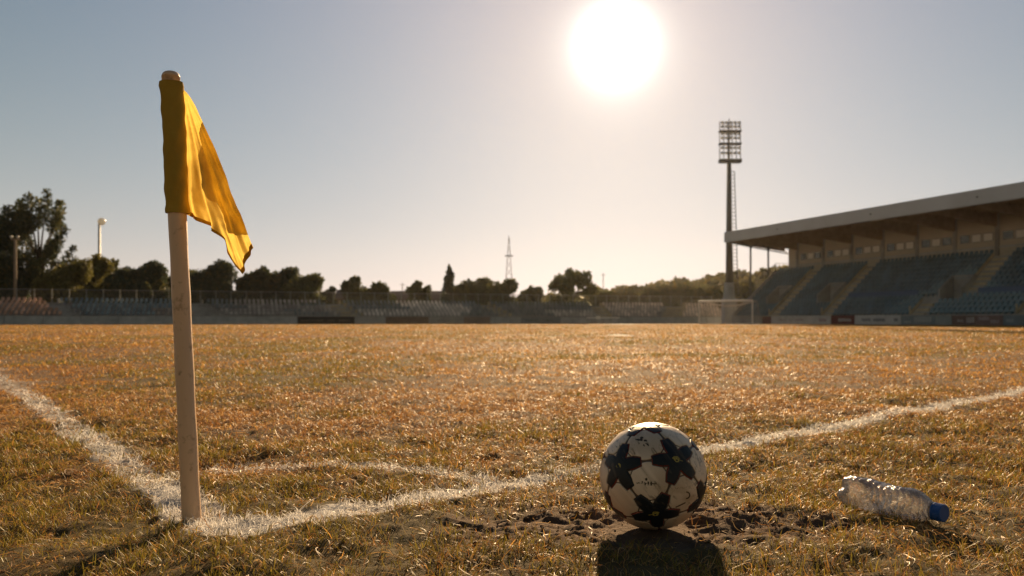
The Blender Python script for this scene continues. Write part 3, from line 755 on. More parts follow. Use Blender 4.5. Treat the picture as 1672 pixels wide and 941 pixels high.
    # gangway rail (blue) at the head of the lower tier
    for a, b in ((30.6, 35.3), (16, 24.5), (36.9, 42)):
        rl = MB().box(a, b, W0 + v0 * run - .09, W0 + v0 * run - .05, Z0 + v0 * rise + .1, Z0 + v0 * rise + .62); part('gangway_panel', rl, M_blue)
    # back wall with pilasters and windows
    bw0 = tw + 1.3; zt = 10.35
    wl = MB().box(.1, SL, bw0, bw0 + .3, tz - .1, zt); part('back_wall', wl, M_wallp)
    for k in range(12):
        s = 1.75 + 4.35 * k
        if s > SL - .5: break
        part('pilaster', MB().box(s - .18, s + .18, bw0 - .16, bw0 - .003, tz + .01, zt - .35), M_concd)
        low, hi = tz + 1.55, tz + 2.35
        nwin = 3
        for q in range(nwin):
            a = s + .5 + q * 1.2; b = a + 1.05
            wf = MB()
            for (x0, x1, z0, z1) in ((a, b, low, low + .07), (a, b, hi - .07, hi), (a, a + .07, low + .07, hi - .07), (b - .07, b, low + .07, hi - .07)): wf.box(x0, x1, bw0 - .06, bw0 - .004, z0, z1)
            fr = part('window', wf, M_steel)
            g = MB().box(a + .07, b - .07, bw0 - .03, bw0 - .006, low + .07, hi - .07)
            light = (k * 3 + q) in (1, 4, 5, 7, 8, 10, 11, 13, 16, 17, 19)
            o = local(g.build('pane', M_blind if light else M_glass, M=MS), root); o.parent = fr; o.matrix_parent_inverse = Matrix.Identity(4)
        part('string_course', MB().box(s + .18, min(s + 4.17, SL), bw0 - .08, bw0 - .005, tz + .9, tz + 1.05), M_conc)
    # roof
    f0 = -.45; zf = 9.72; zfb = 9.45; rb = bw0 + 1.2
    fas = MB().box(-.6, SL, f0 - .18, f0, zf, zf + 1.22); part('fascia', fas, M_fascia)
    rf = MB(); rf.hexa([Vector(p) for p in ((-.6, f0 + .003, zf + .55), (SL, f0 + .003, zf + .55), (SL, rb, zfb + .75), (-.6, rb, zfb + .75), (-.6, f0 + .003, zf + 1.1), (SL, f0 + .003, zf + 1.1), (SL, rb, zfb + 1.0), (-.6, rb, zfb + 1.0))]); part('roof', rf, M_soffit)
    for k in range(13):
        s = -.4 + 4.35 * k if k == 0 else 1.75 + 4.35 * (k - 1)
        if s > SL: break
        rm = MB(); rm.hexa([Vector(p) for p in ((s - .13, f0 + .01, zf + .05), (s + .13, f0 + .01, zf + .05), (s + .13, bw0 - .2, zfb - .55), (s - .13, bw0 - .2, zfb - .55), (s - .13, f0 + .01, zf + .56), (s + .13, f0 + .01, zf + .56), (s + .13, bw0 - .2, zfb + .76), (s - .13, bw0 - .2, zfb + .76))]); part('rafter', rm, M_beam)
    for k in range(5):
        t = (k + .5) / 5; ww = f0 + (rb - f0 - 1.3) * t; z = zf + .45 + (zfb - zf + .2) * t
        part('purlin', MB().box(-.5, SL, ww - .08, ww + .08, z - .14, z + .12), M_beam)
    # slim gable columns and braces at the far end
    for ww in (2.9, 5.5):
        zz = Z0 + (ww - W0) / run * rise
        part('column', MB().box(-.28, -.12, ww - .08, ww + .08, zz - .2, zf - .3), M_steeld)
    br = MB()
    br.tube([(-.2, f0 + .2, zf), (-.2, 2.9, zf - .45), (-.2, 5.5, zf - .75), (-.2, bw0 + .2, zf - 1.1)], .07, 6)
    br.tube([(-.2, 1.2, zf + .2), (-.2, 2.9, zf - .45)], .05, 6); br.tube([(-.2, 2.9, zf - .45), (-.2, 4.3, zf + .1), (-.2, 5.5, zf - .75)], .05, 6); br.tube([(-.2, 5.5, zf - .75), (-.2, 6.8, zf), (-.2, bw0, zf - 1.0)], .05, 6)
    part('end_brace', br, M_steeld)
    for s in (9, 22, 33, 44): part('drain_spout', MB().tube([(s, f0 - .185, zf + .6), (s, f0 - .3, zf + .6)], .06, 8), M_steeld)
make_stand()

# ------------------------------------------------------------------ open terrace along the far side
T0 = Vector((gx(-60, 73.7), 73.7, 0)); T1 = Vector((23.4, 100, 0))
TA = (T1 - T0).normalized(); TB = Vector((-TA.y, TA.x, 0)); TL = (T1 - T0).length + 5.5
MT = Matrix(((TA.x, TB.x, 0, T0.x), (TA.y, TB.y, 0, T0.y), (0, 0, 1, 0), (0, 0, 0, 1)))
def t_at(px):                                   # distance along the terrace wall for a photo column
    q = (px - 836) / F; return (q * T0.y - T0.x) / (TA.x - q * TA.y)
def make_terrace():
    root = empty('seating_terrace', T0, 'long low open concrete terrace with faded seats under the trees', 'terrace')
    part = lambda name, mb, m: local(mb.build(name, m, M=MT), root)
    NR = 5; W0 = .45; run = .8; Z0 = .82; rise = .34
    tr = MB()
    for r in range(NR): tr.box(0, TL, W0 + r * run, W0 + (r + 1) * run - .003 if r < NR - 1 else W0 + NR * run + 1.2, -.1, Z0 + r * rise)
    part('steps', tr, M_concd)
    aisles = [(t_at(106), t_at(128), -.62), (t_at(322), t_at(358), -.45), (t_at(566), t_at(592), -.5), (t_at(822), t_at(836), -.4), (t_at(982), t_at(1000), .1), (t_at(1082), t_at(1116), .65)]
    for a, b, k in aisles:
        st = MB()
        for r in range(NR):
            o = k * r; st.box(a + o, b + o, W0 + r * run - .3, W0 + r * run - .003, Z0 + (r - 1) * rise + .004, Z0 + r * rise - .15); st.box(a + o + .01, b + o - .01, W0 + r * run + .01, W0 + r * run + .45, Z0 + r * rise + .002, Z0 + r * rise + .02)
            st.box(b + o, b + o + .12, W0 + r * run, W0 + (r + 1) * run - .05, Z0 + r * rise - .01, Z0 + r * rise + .42)
        part('stair', st, M_step if a > t_at(500) else M_concd)
    cols = [(.58, .36, .27), (.21, .28, .33), (.42, .39, .38), (.74, .7, .66), (.6, .58, .56), (.7, .62, .56), (.76, .66, .58)]
    spots = []
    for r in range(NR):
        s = .4
        while s < TL - .3:
            bi = 0; ok = True
            for (a, b, k) in aisles:
                if s > b + k * r: bi += 1
                if a + k * r - .3 < s < b + k * r + .3: ok = False
            h = hash2(np.array([int(s * 4)]), np.array([r]), 9)[0]
            patch = vnoise(np.array([s * .16 + r * .25]), np.array([r * .35]), 19)[0]
            c = np.array(cols[bi])
            if bi in (2, 3, 4) and patch < .48: c = np.array((.21, .245, .265))
            if bi == 1 and patch > .72: c = np.array((.34, .29, .26))
            if ok: spots.append((s, W0 + r * run + .3, Z0 + r * rise, tuple(c * (.7 + .6 * h))))
            s += .46
    spots.sort(key=lambda p: (MT @ Vector(p[:3])).length + (0 if p[0] > 3.2 else 500))
    first = None; rest = MB(); meshes = {}
    for i, p in enumerate(spots):
        if i < 100:
            key = tuple(round(c * 40) for c in p[3])
            if key not in meshes:
                o = MB().add(SEATT, SEATF, p[3]).build('seat', M_seat); meshes[key] = o
            else:
                o = meshes[key].copy(); C.objects.link(o)
            o.parent = root; o.matrix_parent_inverse = Matrix.Translation(-T0); o.matrix_basis = MT @ Matrix.Translation(Vector(p[:3]))
        else: rest.add([(x + p[0], y + p[1], z + p[2]) for x, y, z in SEATT], SEATF, p[3])
    o = part('seats', rest, M_seat); o['kind'] = 'stuff'
    # perimeter wall in front
    pw = empty('perimeter_wall', T0, 'low grey concrete wall along the foot of the open terrace', 'wall')
    n = int(TL / 3.2); wl = MB()
    for i in range(n): wl.box(i * TL / n + .02, (i + 1) * TL / n - .02, 0, .18, -.1, .80 + .015 * math.sin(i * 2.3))
    local(wl.build('wall_panels', M_conc, M=MT), pw)
    cp = MB().box(0, TL, -.03, .21, .82, .88); local(cp.build('coping', M_concd, M=MT), pw)
    # fence along the top
    fn = empty('chain_link_fence', MT @ Vector((0, W0 + NR * run + 1.0, Z0 + 4 * rise)), 'wire fence on grey posts along the top of the open terrace', 'fence')
    fw = W0 + NR * run + 1.0; fz = Z0 + (NR - 1) * rise
    mw = bpy.data.materials.new('wire_mesh'); mw.use_nodes = True; N = mw.node_tree.nodes; Lk = mw.node_tree.links
    b = N['Principled BSDF']; b.inputs['Base Color'].default_value = (.16, .155, .14, 1); b.inputs['Roughness'].default_value = .6
    tcn = N.new('ShaderNodeTexCoord'); mp = N.new('ShaderNodeMapping'); mp.inputs['Rotation'].default_value = (0, R(45), -math.atan2(TA.y, TA.x)); Lk.new(tcn.outputs['Object'], mp.inputs[0])
    sx = N.new('ShaderNodeSeparateXYZ'); Lk.new(mp.outputs[0], sx.inputs[0]); mxs = []
    for ch in ('X', 'Z'):
        a1 = N.new('ShaderNodeMath'); a1.operation = 'MULTIPLY'; a1.inputs[1].default_value = 14.0; Lk.new(sx.outputs[ch], a1.inputs[0])
        a2 = N.new('ShaderNodeMath'); a2.operation = 'FRACT'; Lk.new(a1.outputs[0], a2.inputs[0])
        a3 = N.new('ShaderNodeMath'); a3.operation = 'LESS_THAN'; a3.inputs[1].default_value = .09; Lk.new(a2.outputs[0], a3.inputs[0]); mxs.append(a3)
    a4 = N.new('ShaderNodeMath'); a4.operation = 'MAXIMUM'; Lk.new(mxs[0].outputs[0], a4.inputs[0]); Lk.new(mxs[1].outputs[0], a4.inputs[1]); Lk.new(a4.outputs[0], b.inputs['Alpha'])
    pn = MB().add([(0, fw, fz + .05), (TL, fw, fz + .05), (TL, fw, fz + 1.35), (0, fw, fz + 1.35)], [(0, 1, 2, 3)]); local(pn.build('wire_panel', mw, M=MT), fn)
    rl = MB().tube([(0, fw - .04, fz + 1.38), (TL, fw - .04, fz + 1.38)], .03, 6); local(rl.build('top_rail', M_steel, M=MT), fn)
    np_ = int(TL / 1.55); first = None
    for i in range(np_ + 1):
        if first is None:
            first = MB().box(-.035, .035, -.035, .035, 0, 1.45).build('post', M_steel); o = first
        else: o = first.copy(); C.objects.link(o)
        o.parent = fn; o.matrix_parent_inverse = Matrix.Translation(-Vector(fn.location)); o.matrix_basis = Matrix.Translation(MT @ Vector((i * TL / np_, fw - .08, fz))) @ MT.to_3x3().to_4x4()
make_terrace()

# ------------------------------------------------------------------ advertising boards
def board(M4, a, b, h, base, label, marks, mcol, rim=None):
    root = empty('advertising_board', M4 @ Vector((a, -.12, 0)), label, 'advertising board', 'advertising boards round the pitch')
    m = mat('board_face', base, .6, .3, noise=(1.4, tuple(c * .72 for c in base), .4, .72))
    mb = MB().box(a + .02, b - .02, -.16, -.12, .04, h); local(mb.build('panel', m, M=M4), root)
    fr = MB()
    for s in np.linspace(a + .15, b - .15, max(2, int((b - a) / 2))): fr.box(s - .03, s + .03, -.115, -.05, -.02, h - .1)
    local(fr.build('support', M_steeld, M=M4), root)
    if marks:
        q = random.Random(int(a * 100)); L = b - a; mi_ = mat('board_ink', mcol, .7, .2)
        for (t0, t1, z0, z1) in marks:
            mk = MB(); s = a + L * t0
            while s < a + L * t1:
                wd = q.uniform(.09, .22); mk.box(s, min(s + wd, a + L * t1), -.166, -.163, h * (z0 + q.uniform(0, .06)), h * (z1 - q.uniform(0, .08))); s += wd + q.uniform(.03, .07)
            local(mk.build('lettering', mi_, M=M4), root)
tt = [t_at(p) for p in (485, 579, 629, 700, 756, 800, 850, 915)]
board(MT, tt[0], tt[1], .8, (.03, .03, .032), 'long black board on the terrace wall with faint pale lettering', [(.06, .45, .4, .6), (.52, .64, .4, .6), (.72, .92, .4, .6)], (.14, .13, .12))
board(MT, tt[1], tt[2], .8, (.4, .4, .4), 'pale grey board just right of the long black one', None, None)
board(MT, tt[2], tt[3], .8, (.2, .14, .115), 'dark red brown board between two pale boards on the terrace wall', [(.2, .8, .4, .65)], (.2, .12, .1))
board(MT, tt[3], tt[4], .8, (.36, .35, .34), 'pale grey board between two brownish boards on the terrace wall', [(.25, .6, .35, .6)], (.2, .19, .18))
board(MT, tt[4], tt[5], .8, (.27, .21, .18), 'short faded red board on the terrace wall below the conifer', None, None)
board(MT, tt[6], tt[7], .8, (.24, .27, .29), 'bluish grey board on the terrace wall below the round trees', [(.1, .4, .35, .65), (.6, .8, .35, .65)], (.13, .14, .15))
def s_at(px):
    q = (px - 836) / F; return (q * SO.y - SO.x) / (SA.x - q * SA.y)
ss = [s_at(p) for p in (1246, 1261, 1358.5, 1397.5, 1473, 1529, 1556, 1596, 1640, 1700)]
board(MS, ss[0], ss[1], .85, (.16, .06, .06), 'narrow dark red board beside the goal at the stand end', None, None)
board(MS, ss[1], ss[2], .88, (.5, .49, .48), 'long white board with faint reddish lettering in front of the stand', [(.15, .27, .4, .62), (.32, .38, .4, .62), (.42, .56, .4, .62), (.82, .93, .3, .7)], (.3, .2, .2))
board(MS, ss[2], ss[3], .9, (.13, .03, .03), 'dark red board with a pale centre between two white boards', [(.33, .85, .3, .68)], (.45, .4, .39))
board(MS, ss[3], ss[4], .9, (.55, .54, .53), 'white board with dark lettering right of the dark red one', [(.16, .36, .32, .7), (.42, .68, .32, .7), (.86, .94, .3, .72)], (.14, .14, .15))
board(MS, ss[4], ss[5], .82, (.2, .24, .26), 'weathered blue grey board below the lower stair of the stand', [(.1, .3, .2, .5), (.4, .9, .3, .9)], (.33, .36, .37))
board(MS, ss[5], ss[6], .82, (.24, .28, .29), 'short bluish board between the stair and the reddish mural boards', None, None)
board(MS, ss[6], ss[7], .82, (.14, .085, .08), 'dark red mural board with a pale swirl in front of the stand', [(.25, .5, .3, .6), (.62, .92, .25, .85)], (.4, .36, .35))
board(MS, ss[7], ss[8], .82, (.2, .125, .12), 'faded red mural board with pale patches in front of the stand', [(.1, .5, .5, .85), (.55, .85, .2, .6)], (.34, .28, .28))
board(MS, ss[8], ss[9], .82, (.15, .19, .22), 'bluish mural board at the right end of the row', [(.1, .3, .3, .7)], (.28, .33, .37))

# ------------------------------------------------------------------ goal
def make_goal():
    A = Vector((gx(1141.5, 86), 86, 0)); Bp = Vector((gx(1228.5, 81.8), 81.8, 0)); H = 2.44
    root = empty('goal', (A + Bp) / 2, 'white goal with a sagging net at the far end of the pitch', 'goal')
    u = (Bp - A).normalized(); bk = Vector((-u.y, u.x, 0)); up = Vector((0, 0, 1))
    part = lambda n, mb, m, **k: local(mb.build(n, m, **k), root)
    for p in (A, Bp): part('post', MB().tube([p - up * .1, p + up * H], .075, 12), M_white, smooth=False)
    part('crossbar', MB().tube([A - u * .06 + up * (H + .03), Bp + u * .06 + up * (H + .03)], .1, 12), M_white)
    for p in (A, Bp):
        part('stanchion', MB().tube([p + up * H, p + bk * 1.1 + up * (H - .03), p + bk * 1.75 + up * .02], .035, 8), M_steel)
    part('ground_frame', MB().tube([A + up * .03, A + bk * 1.75 + up * .03, Bp + bk * 1.75 + up * .03, Bp + up * .03], .04, 8), M_white)
    net = MB(); n1, n2 = 40, 16
    def S(a, b):
        base = A + (Bp - A) * a; sag = .45 * math.sin(math.pi * a)
        if b < .35: q = b / .35; return base + bk * (1.1 * q) + up * (H - .03 - sag * math.sin(math.pi * min(1, q * .75)) ** 1)
        q = (b - .35) / .65; top = sag * math.sin(math.pi * .75); return base + bk * (1.1 + .65 * q + .15 * math.sin(q * 3)) + up * ((H - .03 - top) * (1 - q) + .03)
    for i in range(n1 + 1): net.tube([S(i / n1, j / n2) for j in range(n2 + 1)], .004, 3, cap=False)
    for j in range(n2 * 2 + 1): net.tube([S(i / n1, j / n2 / 2) for i in range(n1 + 1)], .004, 3, cap=False)
    # heavier bunched edge of the net under the bar
    net.tube([A + (Bp - A) * (.16 + .8 * i / 14) + bk * .25 + up * (H - .12 - .42 * math.sin(math.pi * i / 14)) for i in range(15)], .07, 6)
    part('net', net, mat('net_cord', (.6, .55, .5), .9, .1))
make_goal()

# small pale barrier by the far touchline
bR = empty('barrier', (gx(982, 93), 93, 0), 'low pale barrier with a small white box standing before the far wall', 'barrier')
x0 = gx(958, 93); x1 = gx(1012, 93)
local(MB().box(x0, x1, 92.96, 93.04, .66, .78).build('rail', M_white), bR)
for i in range(5):
    x = x0 + .1 + (x1 - x0 - .2) * i / 4; local(MB().box(x - .03, x + .03, 93.045, 93.1, 0, .76).build('post', M_steel), bR)
local(MB().box(gx(973, 93), gx(980, 93), 92.9, 92.955, .55, .92).build('sign_box', M_white), bR)

# ------------------------------------------------------------------ floodlight tower
def make_tower():
    D = 97.0; x = gx(1190.5, D); s = D / F
    root = empty('floodlight_tower', (x, D, 0), 'tall floodlight tower with three rows of lamps at the stand end', 'floodlight')
    part = lambda n, mb, m, **k: local(mb.build(n, m, **k), root)
    ztop = gz(262, D); zt = gz(200, D)
    part('plinth', MB().box(x - .75, x + .75, D - .75, D + .75, -.1, gz(488, D)).tube([(x, D, gz(488, D) - .01), (x, D, gz(462, D))], [.72, .55], 12), M_conc)
    part('pole', MB().tube([(x, D, gz(463, D)), (x, D, gz(380, D)), (x, D, ztop)], [.42, .36, .26], 14), M_steeld, smooth=True)
    lad = MB(); z0 = gz(480, D); z1 = gz(280, D)
    def lx(z, o): t = (z - z0) / (z1 - z0); return x + (.85 - .42 * t) + o * (.3 - .05 * t)
    for o in (-1, 1): lad.tube([(lx(z0, o), D + .1, z0), (lx(z1, o), D + .1, z1)], .055, 5)
    k = 34
    for i in range(k):
        z = z0 + (z1 - z0) * i / (k - 1); lad.tube([(lx(z, -1), D + .1, z), (lx(z, 1), D + .1, z)], .04, 4)
        if i % 4 == 1: lad.tube([(x + .2, D, z), (lx(z, -1), D + .1, z)], .03, 4)
    part('ladder', lad, M_steeld)
    part('mast_top', MB().tube([(x, D, ztop), (x, D, gz(194, D))], [.12, .05], 8), M_steeld)
    xl = gx(1175, D); xr = gx(1209, D)
    rows = [(262, 1), (235, 0), (214.5, 0)]
    for py, big in rows:
        z = gz(py, D); part('platform', MB().box(xl - .05, xr + .05, D - .5, D + .45, z - (.3 if big else .11), z + (.1 if big else .05)), M_steeld)
    fr = MB()
    for i in range(6): xx = xl + (xr - xl) * i / 5; fr.box(xx - .045, xx + .045, D - .03, D + .03, ztop, zt + .1)
    part('lamp_frame', fr, M_steeld)
    lamp = None
    def make_lamp():
        l = MB().tube([(0, .25, 0), (0, .12, 0), (0, -.1, 0)], [.08, .15, .19], 12); o = l.build('lamp', M_lampm, smooth=False)
        g = MB().tube([(0, -.101, 0), (0, -.115, 0)], [.17, .16], 12).build('lens', M_lens); g.parent = o; return o, g
    first, fg = make_lamp(); n = 0
    for py in (251, 242.5, 226.5, 219.5, 208, 201.5):
        for i in range(5):
            if n == 0: o, g = first, fg
            else:
                o = first.copy(); C.objects.link(o); g = fg.copy(); C.objects.link(g); g.parent = o
            o.parent = root; o.location = (xl + (xr - xl) * (i + .5) / 5 - x, -.22, gz(py, D)); o.rotation_euler = (R(-12), 0, R(-14)); n += 1
make_tower()

# ------------------------------------------------------------------ lamp posts on the left, masts, wires
def lamppost(px, top, D, label, kind):
    x = gx(px, D); z = gz(top, D)
    root = empty('lamp_post', (x, D, 0), label, 'lamp post')
    part = lambda n, mb, m, **k: local(mb.build(n, m, **k), root)
    part('pole', MB().tube([(x, D, -.1), (x, D, z)], [.2, .13], 10), M_wood if kind else M_steel, smooth=True)
    if kind:
        part('crossarm', MB().box(x - .45, x + .45, D - .06, D + .06, z - .02, z + .12), M_wood)
        for s in (-.35, .35): part('lamp', MB().tube([(x + s, D - .1, z + .12), (x + s, D - .14, z + .3), (x + s, D - .16, z + .42)], [.06, .16, .12], 10), M_lampm)
    else:
        part('bracket', MB().tube([(x, D, z - .1), (x + .15, D, z + .1), (x + .3, D, z + .1)], .05, 6), M_steel)
        o = MB(); nn = 10
        for i in range(nn + 1): pass
        pr = [(math.sin(R(a)) * .46) for a in range(-90, 91, 15)]
        part('globe', MB().tube([(x + .3, D, z + .3 + q) for q in pr], [max(.02, math.cos(R(a)) * .46) for a in range(-90, 91, 15)], 16), mat('globe_glass', (.85, .84, .8), .25, .5, transl=.45), smooth=True)
lamppost(25, 392, 84, 'brown lamp post with a short crossarm before the spiky tree', 1)
lamppost(162, 366, 99, 'tall thin lamp post topped by a white globe above the trees', 0)

def lattice(name, px, top, base, D, label, arm=None, w0=1.6):
    x = gx(px, D); zt = gz(top, D); root = empty(name, (x, D, 0), label, 'mast')
    mb = MB(); zb = 0; zk = gz(base, D)
    def hw(z): return max(.06, w0 * (1 - z / zt) ** 1.0 + .05)
    lv = np.concatenate([np.linspace(0, zt * .97, 12)])
    for sx in (-1, 1):
        for sy in (-1, 1): mb.tube([(x + sx * hw(z), D + sy * hw(z), z) for z in lv], .06, 4)
    for a, b in zip(lv[:-1], lv[1:]):
        for sy in (-1, 1):
            mb.tube([(x - hw(a), D + sy * hw(a), a), (x + hw(b), D + sy * hw(b), b)], .03, 3); mb.tube([(x + hw(a), D + sy * hw(a), a), (x - hw(b), D + sy * hw(b), b)], .03, 3)
    mb.tube([(x, D, zt * .95), (x, D, zt)], .07, 4)
    local(mb.build('lattice', M_steeld), root)
    if arm:
        for py, ww in arm: local(MB().box(x - ww, x + ww, D - .1, D + .1, gz(py, D) - .12, gz(py, D) + .12).build('crossarm', M_steeld), root)
lattice('pylon', 831, 385, 455, 190, 'slender lattice power pylon rising behind the round tree', [(418, 1.0)], 1.35)
for px, top, D, lab in ((985, 446, 260, 'thin distant mast right of the open crowned tree'), (657, 462, 220, 'short thin mast above the distant rooftops'), (1156, 449, 300, 'faint distant mast on the wooded rise beside the floodlight tower')):
    x = gx(px, D); r_ = empty('mast', (x, D, 0), lab, 'mast')
    local(MB().tube([(x, D, 0), (x, D, gz(top, D))], [.22, .1], 6).build('pole', M_steeld), r_)
    local(MB().box(x - .8, x + .8, D - .08, D + .08, gz(top + 3, D) - .1, gz(top + 3, D)).build('crossarm', M_steeld), r_)

# ------------------------------------------------------------------ trees
def leaf_cloud(centres, radii, per, size, rg, base, var=.5, up=.0):
    """leaf-sized quads through ellipsoidal clumps; returns V, faces, colours"""
    Vs = []; Cs = []
    for c, r in zip(centres, radii):
        n = int(per * (r[0] * r[1] * r[2]) ** (1 / 1.6)) + 12
        d = rg.normal(size=(n, 3)); d /= np.linalg.norm(d, axis=1)[:, None]
        rad = rg.random(n) ** .45; p = np.array(c) + d * rad[:, None] * np.array(r)
        a = rg.normal(size=(n, 3)); a /= np.linalg.norm(a, axis=1)[:, None]; b = np.cross(a, rg.normal(size=(n, 3))); b /= np.linalg.norm(b, axis=1)[:, None]
        if up: a = a * (1 - up) + (d + np.array([0, 0, .8])) * up
        s = size * (.55 + .9 * rg.random(n)); 
        q = np.stack([p - a * s[:, None] * .7, p + b * s[:, None] * .36, p + a * s[:, None] * .7, p - b * s[:, None] * .36], 1); Vs.append(q.reshape(-1, 3))
        cc = np.array(base) * (1 - var / 2 + var * rg.random((n, 1))) * (.8 + .4 * rg.random()); cc = cc + np.array([.06, .035, 0]) * (rg.random((n, 1)) > .8)
        Cs.append(np.repeat(cc, 4, 0))
    V = np.concatenate(Vs); Cc = np.concatenate(Cs); f = np.arange(len(V)).reshape(-1, 4)
    return V, f, Cc
def tree(name, px, hwpx, top, D, label, kind='round', base=(.06, .07, .025), gap=.0, seed=0, zbase=0.0, group='trees behind the open terrace'):
    rg = np.random.default_rng(1000 + seed); x = gx(px, D); H = gz(top, D) - zbase; hw = hwpx / F * D * (1.2 if kind != 'spiky' else 1.05)
    root = empty(name, (x, D, zbase), label, 'tree', group)
    tk = MB(); cen = []; rad = []
    lean = rg.normal() * .02 * H
    r0 = max(.14, H * .024)
    if kind == 'cone':
        tk.tube([(0, 0, -.3), (lean * .3, 0, H * .5), (lean * .3, 0, H * .96)], [r0, r0 * .6, .03], 8)
        for i in range(26):
            t = .12 + .86 * (i / 25); r = hw * (1 - t) ** .8 * 1.05 + .15
            for k in range(3):
                a = rg.random() * 6.28; cen.append((math.cos(a) * r * .5 + lean * .3, math.sin(a) * r * .5, H * t)); rad.append((r * .6, r * .6, H * .05 + .12))
    else:
        tr = .30 if kind != 'spiky' else .22
        pts = [(0, 0, -.3), (lean * .4, 0, H * tr), (lean, 0, H * .62)]
        tk.tube(pts, [r0, r0 * .8, r0 * .35], 8)
        RZ = min(.44 * H, max(hw * 1.0, .3 * H)); RC = H - RZ
        nl = {'round': 20, 'open': 15, 'spiky': 22, 'small': 11}[kind]
        for i in range(nl):
            a = i * 2.399 + rg.random() * .7; q = (i + .5) / nl
            if kind == 'spiky':
                rr = hw * (.35 + .65 * math.sin(q * 3.0)) * (.55 + .5 * rg.random()); z = H * (.28 + .6 * q)
                if i >= nl - 7: rr = hw * rg.uniform(.15, .8); z = H * (.8 + .17 * rg.random())
            elif kind == 'open':
                ph = R(rg.uniform(18, 82)); rr = hw * .84 * math.cos(ph) ** .7; z = H * (.42 + .5 * math.sin(ph))
            else:
                u = -.85 + 1.7 * ((i * .618) % 1.0); rr = hw * .66 * math.sqrt(max(.03, 1 - u * u)) * rg.uniform(.85, 1.12); z = RC + RZ * .76 * u
            tip = Vector((math.cos(a) * rr + lean, math.sin(a) * rr, z)); st = Vector((lean * .5, 0, H * (tr + .1 + .25 * rg.random())))
            md = st.lerp(tip, .5) + Vector((0, 0, -.05 * H if kind == 'round' else .02 * H))
            tk.tube([st, md, tip], [r0 * .42, r0 * .25, .03], 6)
            b = hw * {'round': .38, 'open': .25, 'spiky': .2, 'small': .36}[kind] * rg.uniform(.75, 1.25)
            if kind == 'spiky':
                dr = (tip - st).normalized()
                for s in (-.5, 0, .5, 1.0): c = tip + dr * s * hw * .42 + Vector((0, 0, s * hw * .12)); cen.append(tuple(c)); rad.append((b * (1.15 - .35 * s), b * (1.15 - .35 * s), b * (1.2 - .3 * s)))
            else:
                cen.append(tuple(tip)); rad.append((b, b, b * .85))
                for s in range(2): o = np.clip(rg.normal(size=3), -1, .8) * b * .7; cen.append(tuple(tip + Vector(o))); rad.append((b * .55,) * 3)
                if kind == 'open': m2 = st.lerp(tip, .65); cen.append(tuple(m2)); rad.append((b * .6,) * 3)
        if kind in ('round', 'small'):
            for i in range(9): cen.append((rg.normal() * hw * .25, rg.normal() * hw * .25, RC + RZ * rg.uniform(-.75, .45))); rad.append((hw * .42, hw * .42, RZ * .36))
            for i in range(12): cen.append((rg.uniform(-1, 1) * hw * .95, rg.normal() * hw * .4, H * rg.uniform(.12, .36))); rad.append((hw * .34, hw * .34, H * .11))
            for i in range(5): cen.append((rg.normal() * hw * .45, rg.normal() * hw * .4, RC - RZ * rg.uniform(.5, 1.0))); rad.append((hw * .36, hw * .36, RZ * .3))
        if kind == 'open':
            for i in range(7): cen.append((rg.normal() * hw * .5, rg.normal() * hw * .4, H * rg.uniform(.22, .45))); rad.append((hw * .36, hw * .36, H * .12))
        if kind == 'spiky':
            for i in range(8): cen.append((rg.normal() * hw * .3, rg.normal() * hw * .3, H * rg.uniform(.2, .6))); rad.append((hw * .34, hw * .34, H * .1))
    o = tk.build('trunk', M_bark, root, smooth=True)
    size = {'round': .31, 'open': .28, 'spiky': .3, 'small': .27, 'cone': .27}[kind] * D / 95
    per = {'round': 250, 'open': 200, 'spiky': 210, 'small': 200, 'cone': 240}[kind]
    V, f, cc = leaf_cloud(cen, rad, per, size, rg, base, up=.35 if kind == 'spiky' else 0)
    np_mesh('crown', V, [f], M_leaf, cc, parent=root)
dk = (.042, .055, .03); ol = (.13, .12, .034); md_ = (.08, .088, .034)
